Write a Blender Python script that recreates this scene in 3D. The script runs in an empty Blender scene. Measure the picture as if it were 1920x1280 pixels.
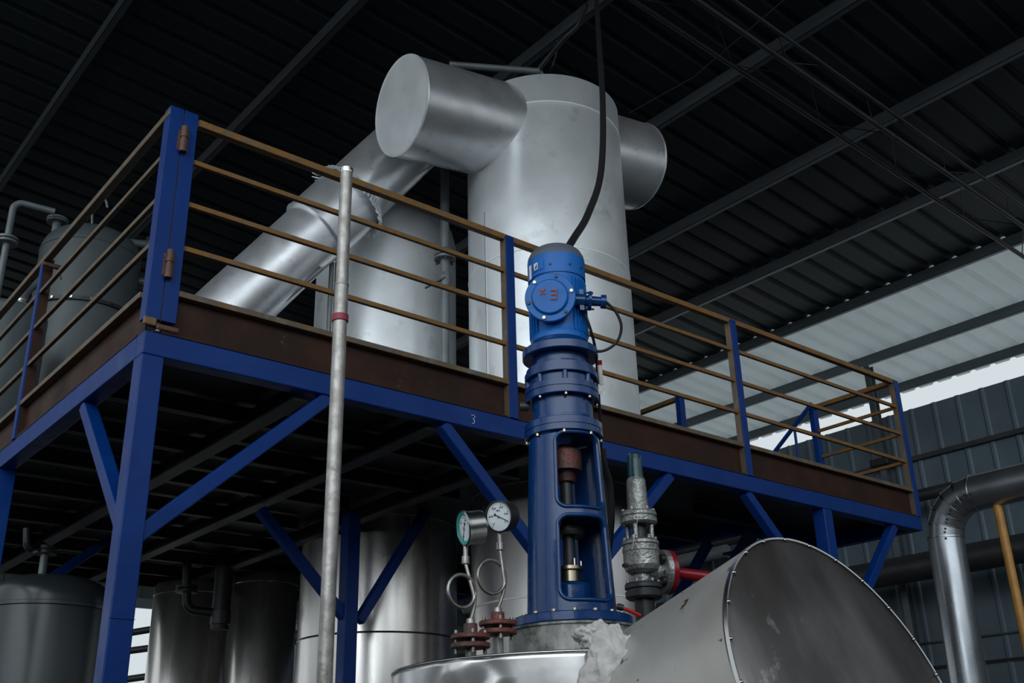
import bpy, bmesh, math, random
from mathutils import Vector, Matrix, noise
random.seed(7)
PI = math.pi
S = bpy.context.scene
COL = S.collection

# ------------------------------------------------------------------ camera
YAW, PITCH, ROLL, FPX = 0.696589509, 0.401682514, -0.0266484621, 1966.52932
CAM = Vector((-1.68279, -4.90146, 1.6))
cy, sy, cp, sp = math.cos(YAW), math.sin(YAW), math.cos(PITCH), math.sin(PITCH)
FW = Vector((sy*cp, cy*cp, sp)); RT = Vector((cy, -sy, 0)); UP = RT.cross(FW)
R2 = RT*math.cos(ROLL) + UP*math.sin(ROLL)
U2 = -RT*math.sin(ROLL) + UP*math.cos(ROLL)
cd = bpy.data.cameras.new('camera'); cam = bpy.data.objects.new('camera', cd); COL.objects.link(cam)
cd.sensor_width = 36; cd.lens = FPX/1920*36; cd.clip_end = 300
cam.matrix_world = Matrix(((R2.x, U2.x, -FW.x, CAM.x), (R2.y, U2.y, -FW.y, CAM.y), (R2.z, U2.z, -FW.z, CAM.z), (0, 0, 0, 1)))
S.camera = cam
# ------------------------------------------------------------------ daylight
w = bpy.data.worlds.new('overcast'); S.world = w; w.use_nodes = True
nt = w.node_tree; bg = nt.nodes['Background']
bg.inputs['Color'].default_value = (0.86, 0.95, 1.0, 1)
bg.inputs['Strength'].default_value = 1.0
# overcast sky, brighter round the veiled sun, which stands behind the left shoulder of the camera
_tc = nt.nodes.new('ShaderNodeTexCoord'); _dp = nt.nodes.new('ShaderNodeVectorMath'); _dp.operation = 'DOT_PRODUCT'
nt.links.new(_tc.outputs['Generated'], _dp.inputs[0]); _dp.inputs[1].default_value = Vector((-.62, -.68, .34)).normalized()
_mr = nt.nodes.new('ShaderNodeMapRange'); _mr.interpolation_type = 'SMOOTHSTEP'
_mr.inputs['From Min'].default_value = .55; _mr.inputs['From Max'].default_value = .97; _mr.inputs['To Min'].default_value = .76; _mr.inputs['To Max'].default_value = 2.9
nt.links.new(_dp.outputs['Value'], _mr.inputs['Value']); nt.links.new(_mr.outputs[0], bg.inputs['Strength'])
S.view_settings.view_transform = 'Standard'; S.view_settings.look = 'None'
S.view_settings.exposure = 0.0; S.view_settings.gamma = 1; S.view_settings.use_curve_mapping = False

# ------------------------------------------------------------------ survey helpers: sight lines from the camera station onto real planes
def sight(px, py):
    return R2*((px-960)/FPX) - U2*((py-640)/FPX) + FW
def at(px, py, ax, v):
    d = sight(px, py); t = (v-CAM[ax])/d[ax]; return CAM + d*t
def vert(px, py, D):
    d = sight(px, py); return CAM + d*(D/math.hypot(d.x, d.y))
def depth(p): return (Vector(p)-CAM).dot(FW)

# ------------------------------------------------------------------ materials
def mat(name, col, rough=.5, metal=0., col2=None, nscale=4., nlo=.4, nhi=.65, bump=0., bscale=30., rvar=0., aniso=0., streak=None, coat=0., dirt=None):
    m = bpy.data.materials.new(name); m.use_nodes = True
    n = m.node_tree.nodes; l = m.node_tree.links; b = n['Principled BSDF']
    b.inputs['Base Color'].default_value = (*col, 1); b.inputs['Roughness'].default_value = rough
    b.inputs['Metallic'].default_value = metal; b.inputs['Coat Weight'].default_value = coat
    tc = n.new('ShaderNodeTexCoord'); mp = n.new('ShaderNodeMapping'); l.new(tc.outputs['Object'], mp.inputs['Vector'])
    if streak: mp.inputs['Scale'].default_value = streak
    last = None
    if col2 is not None:
        nz = n.new('ShaderNodeTexNoise'); nz.inputs['Scale'].default_value = nscale; nz.inputs['Detail'].default_value = 6; nz.inputs['Roughness'].default_value = .62
        l.new(mp.outputs[0], nz.inputs['Vector'])
        mr = n.new('ShaderNodeMapRange'); mr.inputs['From Min'].default_value = nlo; mr.inputs['From Max'].default_value = nhi
        l.new(nz.outputs['Fac'], mr.inputs['Value'])
        mx = n.new('ShaderNodeMix'); mx.data_type = 'RGBA'; mx.inputs['A'].default_value = (*col, 1); mx.inputs['B'].default_value = (*col2, 1)
        l.new(mr.outputs[0], mx.inputs['Factor']); l.new(mx.outputs['Result'], b.inputs['Base Color']); last = mx
    if dirt is not None:
        dc, ds, dlo, dhi = dirt
        nz = n.new('ShaderNodeTexNoise'); nz.inputs['Scale'].default_value = ds; nz.inputs['Detail'].default_value = 8; nz.inputs['Roughness'].default_value = .7
        l.new(tc.outputs['Object'], nz.inputs['Vector'])
        mr = n.new('ShaderNodeMapRange'); mr.inputs['From Min'].default_value = dlo; mr.inputs['From Max'].default_value = dhi
        l.new(nz.outputs['Fac'], mr.inputs['Value'])
        mx = n.new('ShaderNodeMix'); mx.data_type = 'RGBA'
        if last: l.new(last.outputs['Result'], mx.inputs['A'])
        else: mx.inputs['A'].default_value = (*col, 1)
        mx.inputs['B'].default_value = (*dc, 1)
        l.new(mr.outputs[0], mx.inputs['Factor']); l.new(mx.outputs['Result'], b.inputs['Base Color'])
    if rvar:
        nz = n.new('ShaderNodeTexNoise'); nz.inputs['Scale'].default_value = nscale*1.7; nz.inputs['Detail'].default_value = 5
        l.new(mp.outputs[0], nz.inputs['Vector'])
        mr = n.new('ShaderNodeMapRange'); mr.inputs['From Min'].default_value = .3; mr.inputs['From Max'].default_value = .7
        mr.inputs['To Min'].default_value = max(.03, rough-rvar); mr.inputs['To Max'].default_value = min(1, rough+rvar)
        l.new(nz.outputs['Fac'], mr.inputs['Value']); l.new(mr.outputs[0], b.inputs['Roughness'])
    if bump:
        nz = n.new('ShaderNodeTexNoise'); nz.inputs['Scale'].default_value = bscale; nz.inputs['Detail'].default_value = 3
        l.new(mp.outputs[0], nz.inputs['Vector'])
        bp = n.new('ShaderNodeBump'); bp.inputs['Strength'].default_value = bump; bp.inputs['Distance'].default_value = .02
        l.new(nz.outputs['Fac'], bp.inputs['Height']); l.new(bp.outputs[0], b.inputs['Normal'])
    return m
M = {}
def spec(k, v): M[k].node_tree.nodes['Principled BSDF'].inputs['Specular IOR Level'].default_value = v
M['clad'] = mat('aluminium_cladding', (.80, .83, .85), .40, .55, (.92, .94, .96), 1.6, bump=.10, bscale=2.2, rvar=.07, dirt=((.52, .54, .55), 3.5, .58, .8))
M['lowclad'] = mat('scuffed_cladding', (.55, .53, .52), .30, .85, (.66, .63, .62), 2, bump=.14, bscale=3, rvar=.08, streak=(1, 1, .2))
M['clad2'] = mat('aluminium_cladding_drum', (.55, .56, .58), .33, .75, (.68, .69, .72), 2.2, bump=.10, bscale=3, rvar=.08, dirt=((.2, .2, .2), 6, .6, .78))
M['capsheet'] = mat('scuffed_grey_sheet', (.095, .086, .084), .42, .6, (.18, .17, .17), 2.6, bump=.12, bscale=5, rvar=.1, streak=(1.2, 1.2, .35), dirt=((.45, .43, .43), 5, .62, .8))
M['stain_sheet'] = mat('rust_spotted_sheet', (.42, .395, .37), .40, .45, (.50, .48, .46), 2, bump=.08, bscale=3, rvar=.08, dirt=((.085, .035, .015), 11, .61, .635))
M['dent'] = mat('dented_bright_sheet', (.80, .78, .78), .26, .75, (.66, .65, .65), 2, bump=.08, bscale=5, rvar=.06)
M['stainless'] = mat('stainless_tank', (.78, .74, .71), .27, .95, (.88, .84, .81), 3, bump=.06, bscale=6, rvar=.06, streak=(1, 1, .12))
M['silverpipe'] = mat('silver_pipe_cladding', (.40, .42, .45), .30, .9, (.34, .36, .39), 2, bump=.012, bscale=5, rvar=.05)
M['blue'] = mat('blue_enamel', (.0008, .026, .150), .40, 0, (.001, .032, .18), 3, bump=.10, bscale=14, rvar=.08, dirt=((.05, .045, .04), 5, .68, .78))
M['blueM'] = mat('blue_machine_paint', (.001, .036, .150), .24, 0, (.001, .028, .115), 4, bump=.10, bscale=18, rvar=.08, coat=.2, dirt=((.04, .05, .05), 6, .66, .76))
M['blueL'] = mat('bright_blue_motor_paint', (.002, .12, .44), .36, 0, (.002, .10, .37), 5, bump=.08, bscale=20, rvar=.06, dirt=((.06, .06, .06), 9, .64, .74))
M['ochre'] = mat('rusty_ochre_paint', (.21, .088, .009), .55, 0, (.13, .075, .028), 9, .42, .62, bump=.2, bscale=40, dirt=((.10, .085, .07), 5, .5, .7))
M['ochregrey'] = mat('worn_ochre_paint', (.10, .070, .042), .5, 0, (.17, .08, .016), 7, .5, .65, bump=.2, bscale=40, dirt=((.13, .12, .11), 6, .5, .65))
M['brown'] = mat('rust_primer', (.024, .011, .008), .62, .0, (.048, .019, .011), 2.5, bump=.15, bscale=20, rvar=.1, dirt=((.20, .15, .13), 6, .66, .8))
M['rust'] = mat('rusty_hinge', (.07, .04, .032), .6, .2, (.12, .055, .035), 12, bump=.3, bscale=60)
M['redrust'] = mat('red_oxide_flange', (.16, .035, .025), .5, .1, (.09, .035, .03), 9, bump=.25, bscale=50, dirt=((.04, .04, .035), 8, .5, .65))
M['galv'] = mat('galvanised_steel', (.40, .38, .36), .42, .6, (.26, .24, .225), 14, bump=.1, bscale=30, rvar=.1, dirt=((.62, .58, .56), 9, .6, .72))
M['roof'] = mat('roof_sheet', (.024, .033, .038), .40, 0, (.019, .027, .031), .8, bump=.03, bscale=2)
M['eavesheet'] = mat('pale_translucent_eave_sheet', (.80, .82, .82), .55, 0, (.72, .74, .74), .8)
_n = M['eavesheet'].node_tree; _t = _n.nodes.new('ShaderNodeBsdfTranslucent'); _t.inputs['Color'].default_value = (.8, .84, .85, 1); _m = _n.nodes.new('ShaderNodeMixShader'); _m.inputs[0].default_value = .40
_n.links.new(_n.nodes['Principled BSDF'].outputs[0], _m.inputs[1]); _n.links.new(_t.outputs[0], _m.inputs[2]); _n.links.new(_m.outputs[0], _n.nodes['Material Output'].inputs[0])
M['wall'] = mat('wall_sheet', (.105, .14, .17), .5, 0, (.08, .11, .135), 1.2, bump=.04, bscale=2)
M['purlin'] = mat('galvanised_purlin', (.085, .10, .112), .36, .3, (.06, .073, .085), 2, streak=(4, .4, 4))
M['darksteel'] = mat('dark_steel', (.035, .037, .04), .45, .4, (.05, .05, .055), 4)
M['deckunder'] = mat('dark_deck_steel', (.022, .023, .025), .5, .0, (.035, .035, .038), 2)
M['black'] = mat('black_rubber', (.010, .010, .011), .5)
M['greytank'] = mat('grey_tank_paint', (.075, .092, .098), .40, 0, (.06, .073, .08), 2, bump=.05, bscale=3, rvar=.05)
M['shadedtank'] = mat('shaded_grey_tank_paint', (.030, .038, .042), .30, 0, (.022, .029, .032), 2, bump=.05, bscale=3)  # same grey tank paint, with the shade under the deck put into the colour
M['greypipe'] = mat('grey_pipe_paint', (.16, .18, .19), .4, .1, (.12, .14, .145), 6)
M['casting'] = mat('dirty_silver_casting', (.40, .40, .39), .42, .75, (.26, .26, .25), 12, bump=.35, bscale=55, rvar=.08, dirt=((.05, .05, .05), 14, .6, .68))
M['dustcap'] = mat('dusty_grey_blue', (.07, .09, .13), .6, 0, (.10, .10, .11), 12)
M['teal'] = mat('teal_cap', (.006, .045, .065), .26, 0, (.012, .07, .085), 10, bump=.1, bscale=20)
M['red'] = mat('red_paint', (.24, .006, .016), .32, 0, (.18, .006, .012), 6)
M['redhose'] = mat('red_hose', (.62, .02, .015), .4)
M['white'] = mat('gauge_face', (.68, .72, .76), .5)
M['ink'] = mat('black_ink', (.012, .012, .015), .5)
M['redink'] = mat('red_lettering', (.30, .035, .03), .5, 0, (.18, .03, .03), 30)
M['steel'] = mat('polished_steel', (.55, .54, .52), .25, 1)
M['gsteel'] = mat('dull_fitting_steel', (.34, .32, .30), .36, .9, (.22, .20, .18), 30)
M['brass'] = mat('brass_fitting', (.50, .42, .30), .32, 1)
M['chrome'] = mat('gauge_bezel_steel', (.35, .36, .36), .28, 1)
M['tealrim'] = mat('teal_gauge_rim', (.03, .28, .27), .4)
M['seamlight'] = mat('bright_sheet_edge', (.95, .96, .97), .4, .2)
M['wool'] = mat('insulation_wool', (.58, .555, .535), .95, 0, (.40, .385, .37), 8, bump=.6, bscale=28)
M['nozzle'] = mat('grimy_steel_nozzle', (.17, .17, .16), .45, .5, (.36, .35, .33), 7, bump=.2, bscale=20, streak=(1, 1, .5), dirt=((.03, .04, .035), 6, .5, .65))
M['pinkpipe'] = mat('red_band', (.25, .02, .035), .5)
M['yellow'] = mat('yellow_pipe_paint', (.46, .22, .03), .42, 0, (.36, .17, .03), 8)
M['concrete'] = mat('concrete', (.05, .047, .045), .8, 0, (.035, .033, .032), .8)
M['yard'] = mat('pale_yard_concrete', (.40, .40, .39), .9, 0, (.35, .35, .34), .4)
M['darkwall'] = mat('dark_wall_sheet', (.03, .034, .038), .5, 0, (.024, .028, .03), 1)
M['asphalt'] = mat('dark_asphalt', (.07, .07, .072), .9, 0, (.05, .05, .052), .6)
M['plastic'] = mat('white_sight_tube', (.62, .60, .58), .35)
M['glass'] = bpy.data.materials.new('glass'); M['glass'].use_nodes = True
_b = M['glass'].node_tree.nodes['Principled BSDF']; _b.inputs['Transmission Weight'].default_value = 1; _b.inputs['Roughness'].default_value = .02; _b.inputs['IOR'].default_value = 1.1

spec('blue', .22); spec('blueL', .3); spec('blueM', .42); spec('roof', .15); spec('wall', .3); spec('brown', .2); spec('greytank', .35)
# ------------------------------------------------------------------ mesh helpers
class MB:
    def __init__(s): s.v = []; s.f = []; s.sm = []
    def add(s, vs, fs, smooth=False):
        k = len(s.v); s.v += [Vector(v) for v in vs]
        for f in fs: s.f.append([i+k for i in f]); s.sm.append(smooth)
        return s
    def box(s, a, b):
        x0, y0, z0 = a; x1, y1, z1 = b
        x0, x1 = min(x0, x1), max(x0, x1); y0, y1 = min(y0, y1), max(y0, y1); z0, z1 = min(z0, z1), max(z0, z1)
        return s.add([(x0,y0,z0),(x1,y0,z0),(x1,y1,z0),(x0,y1,z0),(x0,y0,z1),(x1,y0,z1),(x1,y1,z1),(x0,y1,z1)],
                     [(0,3,2,1),(4,5,6,7),(0,1,5,4),(1,2,6,5),(2,3,7,6),(3,0,4,7)])
    def obox(s, c, ax, h):   # oriented box: centre, three axes, half sizes
        c = Vector(c); ax = [Vector(a).normalized() for a in ax]; vs = []
        for k in (-1, 1):
            for i, j in ((-1,-1),(1,-1),(1,1),(-1,1)): vs.append(c+ax[0]*i*h[0]+ax[1]*j*h[1]+ax[2]*k*h[2])
        return s.add(vs, [(0,3,2,1),(4,5,6,7),(0,1,5,4),(1,2,6,5),(2,3,7,6),(3,0,4,7)])
    def beam(s, a, b, wd, ht, up=(0,0,1)):
        a = Vector(a); b = Vector(b); d = (b-a); L = d.length; d.normalize()
        sd = d.cross(Vector(up))
        if sd.length < 1e-4: sd = d.cross(Vector((0,1,0)))
        sd.normalize(); u = sd.cross(d)
        return s.obox((a+b)/2, (sd, d, u), (wd/2, L/2, ht/2))
    def tube(s, pts, r, seg=14, caps=True):
        pts = [Vector(p) for p in pts]; n = len(pts); rs = r if isinstance(r, (list, tuple)) else [r]*n
        t0 = (pts[1]-pts[0]).normalized(); a = t0.orthogonal().normalized(); vs = []
        for i, p in enumerate(pts):
            if i == 0: t = t0
            elif i == n-1: t = (pts[-1]-pts[-2]).normalized()
            else: t = ((pts[i]-pts[i-1]).normalized()+(pts[i+1]-pts[i]).normalized()).normalized()
            a = (a-t*a.dot(t)).normalized(); b = t.cross(a)
            for k in range(seg):
                q = 2*PI*k/seg; vs.append(p+(a*math.cos(q)+b*math.sin(q))*rs[i])
        fs = []
        for i in range(n-1):
            for k in range(seg):
                k2 = (k+1) % seg; fs.append((i*seg+k, i*seg+k2, (i+1)*seg+k2, (i+1)*seg+k))
        s.add(vs, fs, True)
        if caps:
            s.add(vs[:seg], [tuple(range(seg))[::-1]]); s.add(vs[-seg:], [tuple(range(seg))])
        return s
    def lathe(s, prof, org=(0,0,0), ax=(0,0,1), seg=48, sharp=True):
        # prof: (radius, height); sharp splits every band so edges stay crisp where the profile turns hard
        o = Vector(org); ax = Vector(ax).normalized(); a = ax.orthogonal().normalized()
        if abs(ax.z) > .99: a = Vector((1,0,0))
        b = ax.cross(a)
        ring = lambda r, h: [o+ax*h+(a*math.cos(2*PI*k/seg)+b*math.sin(2*PI*k/seg))*r for k in range(seg)]
        for i in range(len(prof)-1):
            (r0, h0), (r1, h1) = prof[i], prof[i+1]
            fs = [(k, (k+1) % seg, seg+(k+1) % seg, seg+k) for k in range(seg)]
            if r0 < 1e-6: s.add([o+ax*h0]+ring(r1, h1), [(0, 1+(k+1) % seg, 1+k)[::-1] for k in range(seg)], True)
            elif r1 < 1e-6: s.add(ring(r0, h0)+[o+ax*h1], [(k, (k+1) % seg, seg) for k in range(seg)], True)
            else: s.add(ring(r0, h0)+ring(r1, h1), fs, True)
        return s
    def build(s, name, m, parent=None, merge=0., bevel=0., loc=None):
        me = bpy.data.meshes.new(name)
        org = Vector(loc) if loc is not None else Vector((0,0,0))
        me.from_pydata([tuple(v-org) for v in s.v], [], s.f); me.polygons.foreach_set('use_smooth', s.sm)
        bm = bmesh.new(); bm.from_mesh(me)
        if merge: bmesh.ops.remove_doubles(bm, verts=bm.verts, dist=merge)
        bmesh.ops.recalc_face_normals(bm, faces=bm.faces); bm.to_mesh(me); bm.free()
        me.materials.append(M[m]); me.update()
        o = bpy.data.objects.new(name, me); COL.objects.link(o); o.location = org
        if parent: put(o, parent)
        if bevel:
            md = o.modifiers.new('bevel', 'BEVEL'); md.width = bevel; md.segments = 2; md.limit_method = 'ANGLE'
        return o
def put(o, parent):
    o.parent = parent; o.matrix_parent_inverse = Matrix.Translation(-world_loc(parent))
def world_loc(o):
    p = Vector(o.location)
    if o.parent: return p   # parts keep world locations through the inverse matrix
    return p
def tag(o, label=None, cat=None, group=None, kind=None):
    for k, v in (('label', label), ('category', cat), ('group', group), ('kind', kind)):
        if v: o[k] = v
    return o
def thing(name, loc, label, cat, group=None):
    o = bpy.data.objects.new(name, None); COL.objects.link(o); o.location = loc; o.empty_display_size = .1
    return tag(o, label, cat, group)
def fillet(pts, r, n=8):
    pts = [Vector(p) for p in pts]; out = [pts[0]]
    for i in range(1, len(pts)-1):
        a, b, c = pts[i-1], pts[i], pts[i+1]; u = (a-b).normalized(); v = (c-b).normalized()
        ang = u.angle(v); d = min(r/math.tan(ang/2), (a-b).length*.49, (c-b).length*.49); rr = d*math.tan(ang/2)
        cen = b+(u+v).normalized()*(rr/math.sin(ang/2)); p0 = b+u*d-cen; p1 = b+v*d-cen; th = p0.angle(p1)
        ax = p0.cross(p1).normalized()
        for k in range(n+1): out.append(cen+Matrix.Rotation(th*k/n, 3, ax) @ p0)
    return out+[pts[-1]]
def spline(pts, n=10):
    P = [Vector(p) for p in pts]; P = [P[0]*2-P[1]]+P+[P[-1]*2-P[-2]]; out = []
    for i in range(1, len(P)-2):
        for k in range(n):
            t = k/n; a, b, c, d = P[i-1], P[i], P[i+1], P[i+2]
            out.append(.5*((2*b)+(c-a)*t+(2*a-5*b+4*c-d)*t*t+(3*b-a-3*c+d)*t**3))
    return out+[P[-2]]
def hexbolt(mb, p, ax, r=.010, h=.008):
    return mb.lathe([(0, 0), (r, 0), (r, h), (0, h)], p, ax, 6)

# ================================================================== THE SHED
LX, NY = -5.0, -9.5                            # open left and near sides of the shed
RZ = lambda x: 10.27 - .085*(x-CAM.x)          # underside of the roof sheets
def ribbed(name, mtl, x0, x1, y0, y1, pitch, off, dp, zf):
    mb = MB(); prof = []
    k = math.floor((y0-off)/pitch); y = off+k*pitch
    while y < y1:
        prof += [(y, dp), (y+.05, dp), (y+.09, 0), (y+pitch-.04, 0)]
        y += pitch
    xs = [x0, x1]; vs = []
    for x in xs: vs += [(x, p[0], zf(x)+p[1]) for p in prof]
    n = len(prof); mb.add(vs, [(i, i+1, n+i+1, n+i) for i in range(n-1)])
    vs = []
    for x in xs: vs += [(x, p[0], zf(x)+p[1]+.012) for p in prof]
    mb.add(vs, [(i, i+1, n+i+1, n+i) for i in range(n-1)])
    mb.add([(x1, p[0], zf(x1)+p[1]) for p in prof]+[(x1, p[0], zf(x1)+p[1]+.012) for p in prof], [(i, i+1, n+i+1, n+i) for i in range(n-1)])
    return tag(mb.build(name, mtl), kind='structure')
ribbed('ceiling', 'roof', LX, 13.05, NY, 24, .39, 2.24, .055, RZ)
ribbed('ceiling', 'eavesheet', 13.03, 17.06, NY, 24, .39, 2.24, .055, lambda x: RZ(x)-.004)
WX = 13.2
mb = MB(); prof = []; y = NY+.14
while y < 24:
    prof += [(y, -.022), (y+.04, -.022), (y+.065, 0), (y+.365, 0)]; y += .39
n = len(prof)
for dx in (0, .01):
    mb.add([(WX+p[1]+dx, p[0], -.0) for p in prof]+[(WX+p[1]+dx, p[0], 6.93) for p in prof], [(i, i+1, n+i+1, n+i) for i in range(n-1)])
mb.add([(WX+p[1]+dx, p[0], 6.93) for dx in (0, .01) for p in prof], [(i, i+1, n+i+1, n+i) for i in range(n-1)])
tag(mb.build('wall_right', 'wall'), kind='structure')
# girt and lapped sheet joints on the right wall
zg = lambda px, py: at(px, py, 0, WX-.05).z
for i, (z, h, t) in enumerate([(zg(1820, 832), .07, .05), (zg(1865, 1189), .022, .012), (zg(1880, 1238), .022, .012), (zg(1740, 1130)-.9, .03, .012)]):
    tag(MB().box((WX-.035-t, NY+.2, z-h/2), (WX-.036, 23, z+h/2)).build('trim_%d' % (i+1), 'darksteel'), kind='structure')
# far wall: ribbed sheets above a wide opening
YB = 14.0; zo = at(270, 1139, 1, YB).z
mb = MB(); mb.box((LX, YB, zo+.02), (WX-.06, YB+.02, 8.9)); x = LX+.1
while x < WX-.2:
    mb.box((x, YB-.03, zo+.02), (x+.06, YB, 8.8)); x += .39
tag(mb.build('wall_far', 'darkwall'), kind='structure')
tag(MB().box((LX, YB-.12, zo-.02), (WX-.06, YB-.031, zo+.14)).build('trim_5', 'purlin'), kind='structure')
tag(MB().box((LX, NY, -.05), (WX, 24, 0)).build('floor', 'concrete'), kind='structure')
tag(MB().box((-60, -70, -.12), (WX+.1, 90, -.051)).build('ground', 'asphalt'), kind='structure')
tag(MB().box((WX+.1, -70, -.12), (90, 90, -.051)).build('ground', 'yard'), kind='structure')
# unseen near and left walls, added to block low light, open above
tag(MB().box((LX, NY, 0), (WX-.06, NY+.05, 4.4)).build('wall_near_light_block', 'darkwall'), kind='structure')
tag(MB().box((LX, NY+.06, 0), (LX+.05, YB-.2, 3.0)).build('wall_left_light_block', 'darkwall'), kind='structure')
# purlins: steel C-sections under the roof sheets, running front to back
PU = [(1.07, 'second purlin left of the drum top, steepest in the view'), (3.06, ''), (5.08, ''), (7.11, ''), (9.15, ''), (11.10, ''), (13.03, ''), (15.08, ''), (16.58, '')]
plab = ['grey roof purlin farthest left, crossing the dark top left corner', 'grey roof purlin meeting the railing just right of the blue corner post',
        'grey roof purlin passing behind the top of the tall silver vessel', 'grey roof purlin ending behind the right end of the cross drum',
        'grey roof purlin rising right from just below the cross drum', 'grey roof purlin crossing behind the railing post right of the blue motor',
        'grey roof purlin where dark roof turns to bright roof', 'dark purlin over the bright roof strip, with sunlit clips', 'outermost purlin at the eave above the bright gap']
for (x, _), lab in zip(PU, plab):
    z = RZ(x); mb = MB()
    mb.box((x-.035, NY+.05, z-.175), (x-.029, 23, z-.002)); mb.box((x-.035, NY+.05, z-.175), (x+.04, 23, z-.168)); mb.box((x-.029, NY+.05, z-.008), (x+.04, 23, z-.002)); mb.box((x+.034, NY+.05, z-.168), (x+.04, 23, z-.15))
    tag(mb.build('roof_purlin', 'purlin', loc=(x, 0, z)), lab, 'beam', 'purlins under the roof sheets')
# lattice truss of slim chords under the roof, at the upper right
tr = thing('lattice_truss', (8, .4, 8.3), 'slender dark lattice truss crossing below the roof at upper right', 'truss')
tdir = lambda x, z0: z0-.055*(x-7.4)
cA = lambda x: Vector((x, .39, tdir(x, 8.30))); cB = lambda x: Vector((x, 0.0, tdir(x, 8.30))); cC = lambda x: Vector((x, -.19, tdir(x, 8.33)+.03))
for c, r in ((cA, .028), (cB, .030), (cC, .020)):
    MB().tube([c(2.5), c(16.0)], r, 10).build('chord', 'darksteel', tr)
x = 2.8; k = 0; mb = MB()
while x < 15.5:
    mb.tube([cA(x), cB(x+.75)], .007, 6); mb.tube([cB(x+.75), cA(x+1.5)], .007, 6); mb.tube([cC(x), cB(x+.4)], .007, 6); mb.tube([cB(x+.4), cC(x+.8)], .007, 6); x += 1.5
mb.build('lacing', 'darksteel', tr)
# rods tying the roof sheets, thin line across the bay
rd = MB().tube([at(1180, 212, 2, 9.2), at(1300, 145, 2, 9.25), at(1470, 0, 2, 9.3)], .008, 6); tag(rd.build('tie_rod', 'darksteel'), 'thin dark rod below the roof right of the tall vessel top', 'rod')
# steel stanchion standing by the right wall and holding the eave
pc = at(1636, 740, 0, 13.0); pz_ = at(1630, 686, 0, 13.0).z
mb = MB(); mb.box((12.94, pc.y-.05, 0), (12.95, pc.y+.05, pz_)); mb.box((13.06, pc.y-.05, 0), (13.07, pc.y+.05, pz_)); mb.box((12.95, pc.y-.006, 0), (13.06, pc.y+.006, pz_))
tag(mb.build('wall_stanchion', 'purlin'), 'grey steel stanchion against the right wall, seen above the end of the railing', 'column')

# ================================================================== THE PLATFORM
plat = thing('steel_platform', (0, 0, 0), 'raised blue steel platform with brown edge channels, wrapping the tall silver vessels', 'platform')
BT, BB = 3.775, 3.65                          # top and bottom of the blue edge beams
def sbeam(name, a, b, wd, ht, m='blue', up=(0,0,1), par=plat, bev=.006):
    return MB().beam(a, b, wd, ht, up).build(name, m, par, bevel=bev, loc=(Vector(a)+Vector(b))/2)
sbeam('edge_beam', (.0, .05, (BT+BB)/2), (7.22, .05, (BT+BB)/2), .10, BT-BB)
sbeam('edge_beam', (.05, .10, (BT+BB)/2), (.05, 6.25, (BT+BB)/2), .10, BT-BB)
sbeam('edge_beam', (7.17, .10, (BT+BB)/2), (7.17, 1.0, (BT+BB)/2), .10, BT-BB)
sbeam('edge_beam', (5.9, 1.0, (BT+BB)/2), (7.22, 1.0, (BT+BB)/2), .10, BT-BB)
sbeam('edge_beam', (5.9, 1.05, (BT+BB)/2), (5.9, 6.25, (BT+BB)/2), .10, BT-BB)
sbeam('edge_beam', (.0, 6.25, (BT+BB)/2), (5.95, 6.25, (BT+BB)/2), .10, BT-BB, 'deckunder')
# brown edge channels standing on the edge beams
def channel(a, b, out):
    a = Vector(a); b = Vector(b); o = Vector(out); h0, h1 = BT+.002, 4.00
    mb = MB(); d = (b-a).normalized(); L = (b-a).length; c = (a+b)/2
    mb.obox(c+o*-.045+Vector((0,0,(h0+h1)/2)), (d, o, (0,0,1)), (L/2, .004, (h1-h0)/2))
    mb.obox(c+o*-.022+Vector((0,0,h0+.005)), (d, o, (0,0,1)), (L/2, .022, .005))
    mb.build('edge_channel', 'brown', plat, loc=c)
    fl = MB(); fl.obox(c+o*-.020+Vector((0,0,h1+.017)), (d, o, (0,0,1)), (L/2, .030, .017))
    tag(fl.build('edge_angle', 'ochregrey', plat, bevel=.003, loc=c+Vector((0,0,h1))), 'worn ochre angle along the channel top')
channel((.09, 0, 0), (7.2, 0, 0), (0,-1,0)); channel((0, .12, 0), (0, 6.25, 0), (-1,0,0))
channel((7.22, .02, 0), (7.22, 1.0, 0), (1,0,0))
# checker plate deck with openings for the vessels, laid as strips between joists
VC = vert(1028.5, 500, 8.6); VR = .735; V2 = vert(723, 600, 9.6); V2R = .70
def deck():
    bm = bmesh.new(); nx, ny = 74, 62; dx, dy = 5.85/nx, 6.2/ny; g = {}
    def vtx(i, j):
        if (i, j) not in g: g[(i, j)] = bm.verts.new((.05+i*dx, .03+j*dy, BT+.02))
        return g[(i, j)]
    for i in range(nx):
        for j in range(ny):
            x, y = .05+(i+.5)*dx, .03+(j+.5)*dy
            if math.hypot(x-VC.x, y-VC.y) < VR-.05 or math.hypot(x-V2.x, y-V2.y) < V2R-.05: continue
            bm.faces.new([vtx(i, j), vtx(i+1, j), vtx(i+1, j+1), vtx(i, j+1)])
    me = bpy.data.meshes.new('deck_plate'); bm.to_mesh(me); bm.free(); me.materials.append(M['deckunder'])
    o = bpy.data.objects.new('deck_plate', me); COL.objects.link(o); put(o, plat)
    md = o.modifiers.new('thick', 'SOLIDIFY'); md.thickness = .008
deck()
MB().box((5.9, .03, BT+.012), (7.2, 1.0, BT+.02)).build('deck_plate', 'deckunder', plat)
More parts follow.
